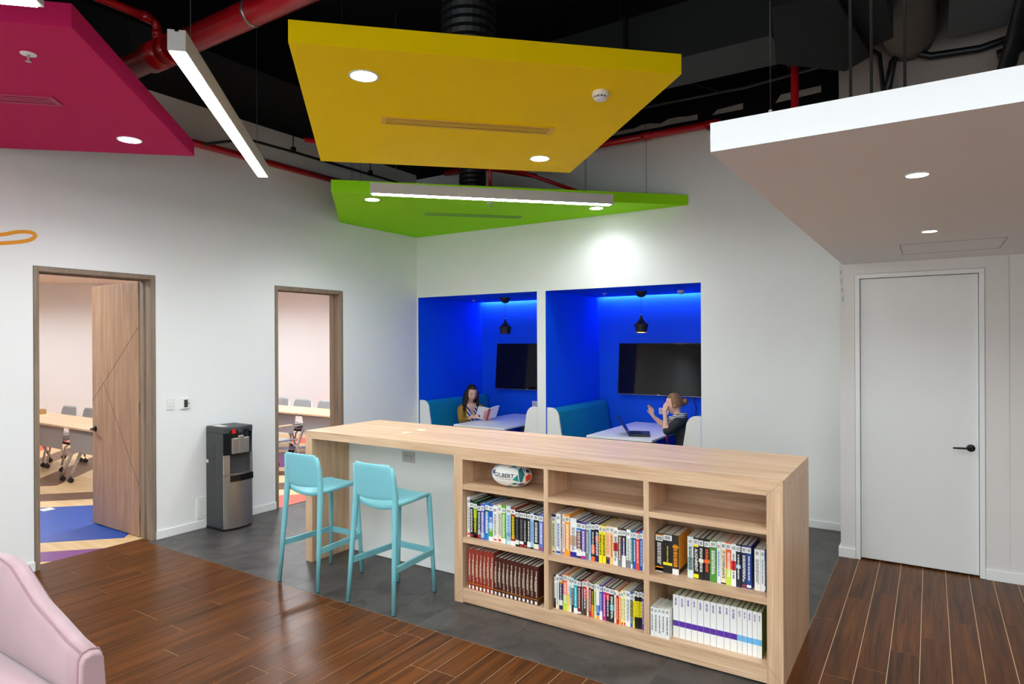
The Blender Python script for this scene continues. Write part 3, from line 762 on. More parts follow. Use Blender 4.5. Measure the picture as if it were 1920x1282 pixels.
pipe('coil_pipe', [(6.2, -0.9, 3.75), (6.45, -0.9, 3.82), (6.5, -0.9, 3.8), (6.5, -0.9, 3.4)], 0.04, BLACKP, 'black insulated pipe elbow at the far end of the corridor void', 'pipe', None, 10)
for x, y, n in ((5.60, -4.48, 'first'), (5.653, -4.48, 'second'), (5.735, -4.48, 'third')):
    pipe('hanger_rod', [(x, y, SZ+STH), (x, y, CEIL)], 0.0045, BLACKP, n+' black threaded rod holding the white corridor ceiling, counting from the corner', 'rod', 'corridor ceiling rods', 6)
t = pipe('hanger_rod', [(5.375, -4.46, SZ+STH), (5.375, -4.46, 3.3)], 0.0015, BLACKP, 'thin wire hanger with metal grip near the white ceiling corner', 'rod', None, 6)
MB().tube([(5.375, -4.46, SZ+STH), (5.375, -4.46, SZ+STH+0.02)], 0.006, 8).build('grip', CHROME, t)
def flex(c, z0, z1, r, label):
    t = thing('flexible_duct', (c[0], c[1], z0), label, 'air duct', 'flexible ducts')
    pr = []; n = 26
    for k in range(n*2+1): pr.append((r*(1.0 if k % 2 else 0.95), z0+(z1-z0)*k/(2*n)))
    MB().lathe(pr, (c[0], c[1], 0), 24).build('hose', mat('flex_duct_black', (22, 24, 25), 0.45, var=0.2, scale=30), t)
    m = MB()
    for k in range(16):
        a = 2*PI*k/16; m.tube([(c[0]+r*math.cos(a), c[1]+r*math.sin(a), z0), (c[0]+r*1.08*math.cos(a+0.1), c[1]+r*1.08*math.sin(a+0.1), z0+0.03), (c[0]+r*math.cos(a+0.2), c[1]+r*math.sin(a+0.2), z0+0.05)], 0.003, 5)
    m.build('foil_tie', mat('foil_silver', (150, 155, 155), 0.25, 0.9), t)
flex((3.45, -3.45), PZ+PT, 4.58, 0.165, 'black flexible air hose rising from the yellow panel')
flex((1.62, -0.93), PZ+PT, 4.58, 0.15, 'black flexible air hose rising from the lime green panel')
# ------------------------------------------------------------------ island counter with bookshelves
KX0, KX1, KF, KB, KH = 1.573, 5.169, -3.1457, -2.332, 1.045
KS, KSI, KR = 3.083, 3.155, 5.090
ct = thing('island_counter', ((KX0+KX1)/2, (KF+KB)/2, 0), 'long oak laminate island counter with open bookshelves and a bar end', 'counter')
bx('worktop', (KX0, KX1, KF, KB, 0.985, KH), OAKX, ct, bevel=0.0015)
bx('leg_panel', (KX0, 1.653, KF, KB, 0.0, 0.985), OAKZ, ct, bevel=0.0015)
bx('side_panel', (KR, KX1, KF, KB, 0.0, 0.985), OAKZ, ct, bevel=0.0015)
bx('side_panel', (KS, KSI, KF, KB, 0.0, 0.985), OAKZ, ct, bevel=0.0015)
bx('top_rail', (KSI, KR, KF, KB, 0.962, 0.985), OAKX, ct)
bx('plinth', (KSI, KR, KF, KB, 0.008, 0.10), OAKX, ct, bevel=0.001)
bx('toe_gap', (KSI, KR, KF+0.01, KB, 0.0, 0.008), DARK, ct)
for xa, xb in ((3.783, 3.815), (4.432, 4.464)): bx('divider', (xa, xb, KF+0.001, -2.84, 0.10, 0.962), OAKZ, ct, bevel=0.001)
for xa, xb in ((KSI, 3.783), (3.815, 4.432), (4.464, KR)):
    for za, zb in ((0.762, 0.793), (0.405, 0.438)): bx('shelf', (xa, xb, KF+0.002, -2.84, za, zb), OAKX, ct, bevel=0.001)
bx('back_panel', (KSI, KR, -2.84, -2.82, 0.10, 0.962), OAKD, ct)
bx('white_panel', (1.653, KS, -2.757, -2.737, 0.004, 0.985), mat('counter_white_laminate', (240, 242, 238), 0.35, var=0.01), ct)
bx('white_panel_base', (1.653, KS, -2.752, -2.737, 0.0, 0.004), DARK, ct)
o = MB().box(2.262, 2.392, -2.763, -2.757, 0.80, 0.885).build('power_socket', mat('socket_plate_grey', (196, 190, 182), 0.4), ct, bevel=0.002)
m = MB()
for cx in (2.302, 2.352):
    for dx, dz in ((-0.011, 0.009), (0.011, 0.009), (0.0, -0.010)): m.box(cx+dx-0.002, cx+dx+0.002, -2.7645, -2.763, 0.842+dz-0.005, 0.842+dz+0.005)
m.build('slots', DARK, o)
for x, y, n in ((2.362, -2.828, 'nearer the bar stools'), (2.365, -2.65, 'nearer the blue booths')):
    t = thing('cable_grommet', (x, y, KH), 'pale round cable cover on the oak counter top, the one '+n, 'cable cover')
    MB().lathe([(0.034, 0.0), (0.034, 0.0025), (0.030, 0.004)], (x, y, KH), 26).build('rim', mat('grommet_cream', (246, 232, 206), 0.35), t)
    MB().lathe([(0.026, 0.004), (0.024, 0.0052)], (x, y, KH), 26).build('cap', mat('grommet_cap', (240, 226, 200), 0.35), t)
# mitre lines of the laminate frame
def mitre(p, q):
    d = Vector((q[0]-p[0], q[1]-p[1])); n = Vector((-d.y, d.x)).normalized()*0.0007
    MB().prism([(p[0]-n.x, p[1]-n.y), (q[0]-n.x, q[1]-n.y), (q[0]+n.x, q[1]+n.y), (p[0]+n.x, p[1]+n.y)], KF-0.0004, KF+0.001, 'y').build('mitre_joint', mat('mitre_line', (150, 116, 86), 0.8), ct)
mitre((KR, 0.962), (KX1, KH)); mitre((KX0, KH), (1.653, 0.985)); mitre((KS, 0.01), (KSI, 0.10)); mitre((KR, 0.10), (KX1, 0.01))

# ------------------------------------------------------------------ books
PAGES = mat('book_pages', (226, 220, 206), 0.85, var=0.05, scale=90)
STICK = mat('spine_sticker', (240, 240, 236), 0.5)
BARC = mat('barcode_ink', (70, 70, 72), 0.6)
def cmat(c): return mat('cover_%d_%d_%d' % c, c, 0.32, var=0.02, coat=0.15)
K=(24,24,26); WHT=(238,238,234); CRM=(238,228,200); NVY=(24,34,84); RED=(206,36,40); YEL=(246,226,30); ORG=(246,160,20); GRN=(104,172,44)
BLU=(28,92,188); LBL=(160,200,228); PUR=(92,62,160); TEA=(20,166,176); MAG=(208,28,140); MAR=(104,28,42); GRY=(120,124,128); BRK=(146,52,38); DBR=(74,32,26); DGR=(14,84,44); SKY=(24,134,204); VIO=(100,92,196); LIM=(196,222,70); PCH=(244,196,170); OR2=(240,104,56)
BOOKX = {
  'A1':[(3.163,3.188,0.266),(3.188,3.217,0.249),(3.217,3.248,0.245),(3.248,3.277,0.233),(3.277,3.307,0.237),(3.307,3.340,0.247),(3.340,3.373,0.241),(3.373,3.411,0.238),(3.411,3.442,0.247),(3.442,3.477,0.247),(3.477,3.515,0.248),(3.515,3.552,0.245),(3.552,3.579,0.230),(3.579,3.611,0.231),(3.611,3.636,0.227),(3.635,3.661,0.226),(3.661,3.686,0.226),(3.686,3.723,0.227),(3.723,3.756,0.228)],
  'A2':[(3.186,3.213,0.268),(3.213,3.244,0.268),(3.244,3.276,0.269),(3.276,3.305,0.269),(3.305,3.335,0.269),(3.335,3.364,0.270),(3.364,3.396,0.271),(3.396,3.425,0.250),(3.425,3.456,0.249),(3.456,3.487,0.248),(3.487,3.517,0.247),(3.517,3.548,0.246),(3.548,3.579,0.245),(3.579,3.608,0.244),(3.608,3.641,0.244),(3.641,3.669,0.243),(3.669,3.699,0.242),(3.699,3.733,0.242)],
  'B1':[(3.812,3.844,0.242),(3.846,3.878,0.250),(3.878,3.889,0.245),(3.890,3.907,0.252),(3.907,3.941,0.254),(3.942,3.985,0.235),(3.985,4.019,0.224),(4.019,4.048,0.222),(4.048,4.068,0.219),(4.068,4.083,0.222),(4.084,4.109,0.228),(4.109,4.136,0.230),(4.136,4.158,0.220),(4.158,4.181,0.220),(4.181,4.204,0.223),(4.204,4.228,0.224),(4.228,4.256,0.221),(4.256,4.281,0.224),(4.281,4.307,0.223),(4.309,4.336,0.222),(4.336,4.348,0.219),(4.348,4.370,0.218),(4.370,4.391,0.215),(4.391,4.409,0.224),(4.409,4.415,0.228)],
  'B2':[(3.828,3.841,0.202),(3.841,3.864,0.209),(3.864,3.889,0.207),(3.889,3.922,0.223),(3.922,3.937,0.217),(3.936,3.950,0.213),(3.950,3.966,0.210),(3.966,3.993,0.207),(3.993,4.017,0.209),(4.017,4.028,0.206),(4.028,4.054,0.210),(4.054,4.066,0.210),(4.066,4.083,0.210),(4.083,4.100,0.207),(4.100,4.118,0.204),(4.118,4.138,0.204),(4.138,4.157,0.205),(4.157,4.178,0.199),(4.178,4.204,0.201),(4.204,4.231,0.200),(4.231,4.245,0.195),(4.245,4.261,0.195),(4.261,4.274,0.191),(4.274,4.289,0.200),(4.289,4.304,0.202),(4.304,4.332,0.203),(4.332,4.346,0.200),(4.346,4.359,0.196),(4.359,4.374,0.219),(4.374,4.388,0.220),(4.388,4.403,0.219),(4.403,4.414,0.215)],
  'C1':[(4.469,4.514,0.217),(4.514,4.568,0.219),(4.568,4.606,0.220),(4.655,4.689,0.227),(4.689,4.718,0.226),(4.718,4.746,0.228),(4.746,4.778,0.227),(4.778,4.816,0.226),(4.816,4.837,0.225),(4.837,4.864,0.225),(4.864,4.893,0.227),(4.893,4.918,0.225),(4.918,4.943,0.227),(4.944,4.972,0.226),(4.972,4.996,0.227),(5.011,5.041,0.216),(5.041,5.062,0.217),(5.062,5.068,0.214)],
  'C2':[(4.467,4.488,0.158),(4.488,4.510,0.158),(4.510,4.531,0.158),(4.531,4.552,0.158),(4.552,4.576,0.158),(4.580,4.615,0.237),(4.615,4.650,0.237),(4.650,4.684,0.237),(4.684,4.717,0.237),(4.717,4.752,0.237),(4.752,4.787,0.238),(4.787,4.820,0.238),(4.820,4.859,0.239),(4.859,4.892,0.240),(4.892,4.928,0.240),(4.928,4.955,0.240),(4.955,4.980,0.239),(4.980,5.006,0.238),(5.006,5.031,0.237),(5.030,5.054,0.236)],
}
# per book: cover colour, bands (from, to as share of height from the bottom, colour), sticker, lettering (text or ~ for fine print), lettering colour, what it looks like
S1, S0 = True, False
BOOKS = {
 'A1': [(WHT,[(0.04,0.10,RED)],S1,'~',GRY,'white'),(K,[(0.02,0.08,RED)],S1,'~',WHT,'black'),(DGR,[(0.0,0.25,K),(0.02,0.08,RED),(0.55,0.8,GRN)],S1,'~',YEL,'dark green'),(K,[(0.02,0.10,RED),(0.12,0.24,GRY)],S1,'~',WHT,'black'),
   (VIO,[(0.05,0.18,LBL)],S1,'~',WHT,'violet'),(SKY,[(0.70,0.82,DGR)],S1,'~b',WHT,'bright blue'),(BLU,[(0.0,0.12,WHT),(0.12,0.34,GRN),(0.34,0.5,LBL)],S1,'ECONO',WHT,'blue and green'),(WHT,[(0.04,0.08,RED)],S1,'~',GRY,'white'),
   (CRM,[(0.03,0.09,RED)],S1,'~',GRY,'cream'),(GRN,[(0.0,0.14,WHT)],S1,'~',WHT,'bright green'),((206,228,234),[(0.1,0.3,(150,196,206))],S1,'~',SKY,'pale blue'),(BRK,[(0.0,0.12,WHT),(0.26,0.76,K)],S1,'~',YEL,'rust red and black'),
   (K,[(0.06,0.18,WHT)],S1,'~',GRY,'black'),(K,[(0.08,0.16,WHT),(0.02,0.06,RED)],S1,'~',GRY,'black'),(K,[(0.02,0.08,RED)],S1,'~',WHT,'black'),((46,48,52),[(0.03,0.18,WHT)],S1,'~',WHT,'charcoal'),
   (LBL,[(0.0,0.05,K)],S1,'~',BLU,'light blue'),(K,[(0.02,0.16,CRM)],S1,'~',WHT,'black'),((92,112,196),[(0.02,0.08,RED)],S1,'~',WHT,'slate blue')],
 'A2': [(BRK,[(0.015,0.095,WHT),(0.14,0.15,ORG)],S0,'~2',CRM,'brick red hardback')]*7 + [(DBR,[(0.015,0.095,WHT),(0.14,0.15,ORG)],S0,'~2',CRM,'dark brown hardback')]*11,
 'B1': [((222,228,190),[(0.02,0.06,RED),(0.92,1.0,NVY)],S1,'~',GRY,'pale green'),(WHT,[(0.02,0.08,BLU)],S1,'~',BLU,'white and blue'),((150,128,110),[(0.4,0.7,NVY)],S0,'~',WHT,'thin grey brown'),((240,214,208),[(0.02,0.08,RED)],S1,'~',GRY,'pale pink'),
   (ORG,[],S1,'~',WHT,'amber'),(WHT,[(0.0,0.13,(40,34,150)),(0.3,0.55,(214,176,140))],S0,'~',GRY,'white with a blue foot'),(NVY,[(0.06,0.24,WHT),(0.72,0.84,SKY)],S1,'~b',PCH,'navy'),(PUR,[(0.09,0.2,WHT),(0.02,0.07,MAG)],S1,'~',WHT,'purple'),
   (GRY,[],S1,'~',WHT,'grey'),(LBL,[],S1,'~',BLU,'light blue'),(K,[(0.0,0.12,OR2),(0.2,0.42,OR2)],S1,'~',WHT,'black and orange'),(NVY,[(0.52,0.66,RED)],S1,'~',WHT,'navy and red'),
   (YEL,[],S1,'~b',K,'yellow'),(YEL,[],S1,'~b',K,'yellow'),(PCH,[(0.0,0.18,NVY),(0.18,0.24,WHT)],S1,'~',OR2,'peach and navy'),((240,196,130),[],S1,'~',BRK,'apricot'),
   (WHT,[(0.38,0.60,RED)],S1,'~',K,'white with a red block'),((104,74,62),[(0.0,0.2,GRY)],S1,'~',WHT,'brown'),(K,[(0.0,0.3,WHT),(0.3,0.7,NVY)],S1,'~',WHT,'black and navy'),(WHT,[(0.0,0.2,GRY)],S1,'~',GRY,'white and grey'),
   ((24,130,92),[(0.0,0.12,WHT)],S1,'~',WHT,'thin green'),(BLU,[],S1,'~',WHT,'blue'),((228,70,50),[],S1,'~',WHT,'orange red'),((24,80,170),[],S1,'~',WHT,'royal blue'),(WHT,[],S0,'~',GRY,'very thin white')],
 'B2': [(K,[(0.3,0.9,WHT)],S1,'~',GRY,'black and white'),(WHT,[(0.0,0.2,CRM)],S1,'~',GRY,'white'),(NVY,[(0.78,0.84,ORG),(0.12,0.28,WHT)],S1,'~',WHT,'navy and orange'),(OR2,[(0.0,0.42,LIM)],S1,'~',WHT,'orange and lime'),
   ((244,224,120),[(0.5,0.9,WHT)],S1,'~',ORG,'pale yellow and white'),(WHT,[(0.4,0.7,LBL)],S1,'~',BLU,'white and light blue'),(K,[(0.7,1.0,WHT)],S1,'~',WHT,'black'),(TEA,[(0.0,0.16,WHT)],S1,'~',WHT,'teal'),
   (MAR,[(0.02,0.08,WHT)],S1,'~',WHT,'maroon'),((90,92,70),[],S1,'~',WHT,'thin olive'),(RED,[(0.0,0.48,(72,52,40))],S1,'~',WHT,'dark red and brown'),(CRM,[],S1,'~',RED,'thin cream'),
   ((170,30,46),[],S1,'~',WHT,'crimson'),(K,[(0.0,0.36,OR2)],S1,'~',YEL,'black over orange'),((222,226,160),[],S1,'~',GRY,'pale lime'),(WHT,[(0.1,0.4,BLU),(0.0,0.08,ORG)],S1,'~',WHT,'white with a blue block'),
   (BLU,[(0.0,0.25,WHT)],S1,'~',WHT,'blue and white'),(MAG,[(0.9,1.0,WHT)],S1,'~',WHT,'magenta'),(K,[(0.62,0.85,RED)],S1,'~',WHT,'black with a red head'),(K,[(0.35,0.52,TEA)],S1,'~',WHT,'black with a teal band'),
   (CRM,[],S1,'~',GRY,'thin cream'),(RED,[(0.85,1.0,CRM)],S0,'~',CRM,'bright red'),(ORG,[],S1,'~',WHT,'thin orange'),((246,240,170),[(0.0,0.08,RED)],S1,'~',GRY,'pale yellow'),((246,240,170),[(0.0,0.08,RED)],S1,'~',GRY,'pale yellow'),
   (WHT,[],S1,'~',GRY,'wide white'),(BLU,[(0.3,0.75,K)],S1,'~',YEL,'blue and black'),(YEL,[(0.85,1.0,WHT)],S1,'~',K,'yellow'),(K,[(0.3,0.72,YEL)],S1,'~',K,'black and yellow'),(K,[(0.3,0.72,YEL)],S1,'~',K,'black and yellow'),(K,[(0.3,0.72,YEL)],S1,'~',K,'black and yellow'),(PUR,[],S1,'~',WHT,'purple')],
 'C1': [((34,34,34),[(0.0,0.1,WHT),(0.02,0.13,ORG),(0.93,0.97,ORG)],S1,'~',WHT,'thick black and gold'),(K,[(0.2,0.27,YEL)],S1,'Real Options Analysis',YEL,'thick black with yellow lettering'),((40,34,30),[(0.0,0.14,WHT),(0.68,0.72,ORG)],S0,'~b',ORG,'black and orange'),
   ((214,226,222),[(0.2,0.5,(150,176,172))],S1,'~',K,'pale grey green'),(K,[(0.78,0.84,YEL),(0.02,0.12,YEL)],S1,'ALIGNMENT',WHT,'black with bold white title'),(K,[(0.42,0.5,CRM)],S1,'~',WHT,'black with a cream emblem'),(K,[(0.42,0.5,OR2)],S1,'~',OR2,'black with an orange emblem'),
   ((74,140,50),[],S1,'~',WHT,'wide green'),((226,232,236),[],S1,'~',BLU,'white and blue'),((240,222,184),[(0.0,0.03,K)],S1,'IT GOVERNANCE',K,'cream'),(OR2,[(0.0,0.38,LIM)],S1,'~',WHT,'orange and lime'),(WHT,[(0.38,0.6,RED)],S1,'~',K,'white with a red block'),
   ((22,34,54),[(0.44,0.52,LBL)],S1,'~',WHT,'dark navy'),((30,44,76),[(0.03,0.07,RED)],S1,'~',WHT,'navy'),((26,60,140),[(0.03,0.09,WHT)],S1,'~',WHT,'royal blue'),(WHT,[],S1,'~',GRY,'white'),(WHT,[],S1,'~',GRY,'white'),((30,90,160),[(0.05,0.15,WHT)],S0,'~',WHT,'very thin blue')],
 'C2': [(WHT,[],S1,'~',K,'small white')]*5 + [(WHT,[(0.27,0.40,(92,50,160))],S0,'~3',(92,50,160),'tall white purple-banded')]*10 + [(WHT,[(0.27,0.40,(110,184,232))],S0,'~3',(92,50,160),'tall white blue-banded')]*5,
}
PLACE = {'A1': 'on the middle shelf by the stools', 'A2': 'on the bottom shelf by the stools', 'B1': 'on the middle shelf, centre column',
         'B2': 'on the bottom shelf, centre column', 'C1': 'on the middle shelf by the door', 'C2': 'on the bottom shelf by the door'}
ROWZ = {'A1': 0.438, 'A2': 0.10, 'B1': 0.438, 'B2': 0.10, 'C1': 0.438, 'C2': 0.10}
def spine_text(s, x, w_, z0, h, yf, m, par, top=0.78, bot=0.14, bold=True):
    """title running down the spine"""
    lines = s.split('\n'); L = h*(top-bot)
    for i, ln in enumerate(lines):
        size = min(w_*0.80/len(lines), L/(0.58*len(ln)))
        off = 0 if len(lines) == 1 else (0.25 if i == 0 else -0.25)*w_
        M = Matrix.Translation((x+w_/2+off, yf-0.0006, z0+h*(top+bot)/2)) @ Matrix(((0,1,0,0),(0,0,-1,0),(-1,0,0,0),(0,0,0,1)))
        text(ln, size, M, m, par, 'title', bold)
def fine_print(x, w_, z0, h, yf, m, par, rnd, style):
    g = MB()
    top, bot = (0.76, 0.2) if style in ('~', '~b') else ((0.88, 0.22) if style == '~2' else (0.93, 0.42))
    cols = ((0.5, 0.62),) if style == '~b' else ((0.40, 0.30), (0.66, 0.2)) if style == '~' and w_ > 0.026 else (((0.5, 0.35),) if style == '~' else (((0.62, 0.2), (0.42, 0.16), (0.25, 0.1)) if style == '~2' else ((0.5, 0.3),)))
    for ci, (cx, wd_) in enumerate(cols):
        z = z0+h*(top if style != '~2' or ci == 0 else (0.74 if ci == 1 else 0.62)); end = z0+h*(bot if style != '~3' else 0.80)
        if style == '~2' and ci: end = z0+h*0.38
        while z > end:
            ln = rnd.uniform(0.008, 0.02); g_ = rnd.uniform(0.003, 0.005); ww = w_*wd_*0.5
            # words of illegible fine print: small separate letter ticks
            zz = z
            while zz > z-ln:
                g.face([(x+w_*cx-ww, yf-0.0006, zz-0.0019), (x+w_*cx+ww*rnd.uniform(0.5, 1), yf-0.0006, zz-0.0019), (x+w_*cx+ww, yf-0.0006, zz), (x+w_*cx-ww, yf-0.0006, zz)])
                zz -= 0.0028
            z -= ln+g_
    if g.f: g.build('title', m, par, normals=False)
for key, rows in BOOKS.items():
    rnd = random.Random(key)
    z0 = ROWZ[key]
    names = [r[5] for r in rows]
    for i, ((xa, xb, h), (cov, bands, stick, ttl, tcol, desc)) in enumerate(zip(BOOKX[key], rows)):
        yf = {'A1': -3.106, 'A2': -3.130, 'B1': -3.10, 'B2': -3.10, 'C1': -3.058, 'C2': -3.085}[key] + rnd.uniform(-0.004, 0.004)
        if key == 'C2' and i < 5: yf = -3.135
        if key in ('A2',) or (key == 'C2' and i >= 5): yf = -3.130 if key == 'A2' else -3.087
        gap = 0.0009 if key == 'A2' or (key == 'C2' and i >= 5) else 0.0005
        xa += gap; xb -= gap; w_ = xb-xa
        dp = 0.165 if h < 0.21 else 0.195
        if key == 'A2': dp = 0.21
        g = MB(); ft = min(0.0022, w_*0.12)
        g.box(xa, xb, yf, yf+ft, z0, z0+h); g.box(xa, xa+ft, yf+ft, yf+dp, z0, z0+h, 1); g.box(xb-ft, xb, yf+ft, yf+dp, z0, z0+h, 1)
        cm = cmat(cov)
        side = cmat((120, 150, 40)) if (key == 'C2' and i >= 5) else cm
        bk = g.build('book', [cm, side], normals=False)
        where = PLACE[key]
        same = [j for j in range(len(rows)) if names[j] == desc]
        if len(same) == 1: lab = '%s book %s' % (desc, where)
        else: lab = '%s book, %s such from the stools, %s' % (desc, ORD[same.index(i)], where)
        tag(bk, lab, 'book', 'books '+where)
        inset = 0.002 if rnd.random() < 0.5 else 0.005
        bx('pages', (xa+ft, xb-ft, yf+ft, yf+dp-0.003, z0+0.002, z0+h-inset), PAGES, bk)
        for (a, b, c) in bands:
            si = w_*0.24 if (key == 'A2' and b < 0.1) else (w_*0.2 if (c == RED and b < 0.11) else 0.0002)
            MB().box(xa+si, xb-si, yf-0.0003, yf, z0+h*a, z0+h*b).build('spine_print', cmat(c), bk, normals=False)
        if stick:
            s0 = z0+h*rnd.uniform(0.80, 0.845)
            st = bx('library_sticker', (xa+w_*0.03, xb-w_*0.03, yf-0.0006, yf, s0, s0+0.030), STICK, bk)
            g = MB(); xx = xa+w_*0.2
            while xx < xb-w_*0.2:
                t_ = rnd.uniform(0.0008, 0.0022); g.box(xx, xx+t_, yf-0.0009, yf-0.0006, s0+0.006, s0+0.024); xx += t_+rnd.uniform(0.0008, 0.002)
            if g.f: g.build('barcode', BARC, st, normals=False)
        if ttl[0] == '~': fine_print(xa, w_, z0, h, yf, cmat(tcol), bk, rnd, ttl)
        else: spine_text(ttl, xa, w_, z0, h, yf, cmat(tcol), bk)
        if desc == 'black and orange' and key == 'C1':
            bx('front_cover', (xb, xb+0.0006, yf+0.001, yf+dp, z0+0.03, z0+h), cmat(ORG), bk)
        if key == 'A2' and i == 17: bx('front_cover_band', (xb, xb+0.0005, yf+0.001, yf+dp, z0+0.035, z0+0.045), cmat((150,120,30)), bk)
        if key == 'C2' and i == 19: bx('front_cover', (xb, xb+0.0006, yf+0.001, yf+dp, z0+0.005, z0+0.13), cmat((120,150,40)), bk)

# ------------------------------------------------------------------ rugby ball
BC = Vector((3.470, -3.020, 0.793+0.0812)); BA, BR = 0.134, 0.0805
BROT = Matrix.Rotation(math.radians(26), 3, 'Z') @ Matrix.Rotation(math.radians(4), 3, 'Y')
ball = thing('rugby_ball', (BC.x, BC.y, 0.793), 'white rugby ball with teal and blue shards lying on the top shelf', 'ball')
def on_ball(u, v, off=0.0006):
    """(u along the ball, v up the visible side) -> surface point"""
    k = max(0.0, 1-(abs(u)/BA)**2.15); r = BR*math.sqrt(k)
    v = max(-r*0.999, min(r*0.999, v)); y = -math.sqrt(max(0, r*r-v*v))
    p = Vector((u, y, v)); n = Vector((u/BA**2*0.7, y/BR**2, v/BR**2)).normalized()
    return BC + BROT @ (p+n*off)
g = MB(); NS, NR = 30, 26
pr = []
for i in range(NS+1):
    u = -BA*math.cos(PI*i/NS); pr.append((max(1e-4, BR*math.sqrt(max(0, 1-(abs(u)/BA)**2.15))), u))
g.lathe(pr, (0,0,0), NR, 'x'); g.v = [tuple(BC + BROT @ Vector(p)) for p in g.v]
g.build('ball_skin', mat('ball_white', (240, 240, 234), 0.45, var=0.02, scale=150, bump=0.2), ball, smooth=True)
def shard(poly, rgb, name='printed_shard'):
    g = MB(); c = (sum(p[0] for p in poly)/len(poly), sum(p[1] for p in poly)/len(poly))
    def sub(a, b, d, n):
        if n == 0: g.face([on_ball(*a), on_ball(*b), on_ball(*d)]); return
        ab, bd, da = [((p[0]+q[0])/2, (p[1]+q[1])/2) for p, q in ((a,b),(b,d),(d,a))]
        for t_ in ((a,ab,da),(ab,b,bd),(da,bd,d),(ab,bd,da)): sub(*t_, n-1)
    for i in range(len(poly)): sub(poly[i], poly[(i+1) % len(poly)], c, 2)
    g.build(name, mat('ball_%d_%d_%d' % rgb, rgb, 0.4), ball, normals=False)
for poly, c in (([(0.045,0.045),(0.062,0.060),(0.090,0.020),(0.075,-0.035),(0.060,-0.030)], (10,110,112)), ([(0.012,-0.020),(0.045,0.018),(0.055,-0.030)], (14,150,140)),
                ([(0.065,0.058),(0.085,0.048),(0.095,0.025)], (30,110,180)), ([(0.098,0.030),(0.118,0.025),(0.108,0.045),(0.092,0.048)], (30,40,110)),
                ([(0.100,-0.030),(0.094,0.004),(0.114,0.022),(0.128,0.005),(0.122,-0.020)], (240,70,40)), ([(0.000,-0.050),(0.030,-0.038),(0.052,-0.040),(0.030,-0.055)], (20,120,120)),
                ([(0.040,-0.056),(0.060,-0.042),(0.095,-0.040),(0.075,-0.058)], (40,44,130)), ([(-0.035,-0.072),(0.000,-0.060),(0.020,-0.072)], (14,150,140)),
                ([(-0.02,0.052),(0.03,0.058),(0.045,0.045),(0.02,0.068)], (40,140,190)), ([(-0.115,0.035),(-0.085,0.055),(-0.065,0.062),(-0.10,0.055)], (110,180,214)), ([(-0.125,0.018),(-0.104,0.034),(-0.108,0.008),(-0.122,0.002)], (40,44,120)), ([(-0.134,0.0),(-0.122,-0.002),(-0.124,-0.02)], (110,180,214))):
    shard(poly, c)
INK = mat('ball_ink', (26, 28, 34), 0.5)
bp = lambda p: on_ball(p.x, p.y, 0.0010)
text('GILBERT', 0.036, Matrix.Translation((-0.045, 0.002, 0)), INK, ball, 'brand_lettering', True, 0.98, bp)
rb = random.Random(5)
for v0, u0, u1, hh in ((-0.021, -0.092, 0.000, 0.0045), (-0.044, -0.072, -0.030, 0.003)):
    g = MB(); u = u0
    while u < u1:
        w_ = rb.uniform(0.0018, 0.0035); g.face([on_ball(u, v0), on_ball(u+w_, v0), on_ball(u+w_, v0+hh), on_ball(u, v0+hh)]); u += w_+rb.choice((0.0012, 0.0012, 0.004))
    g.build('fine_print', INK, ball, normals=False)

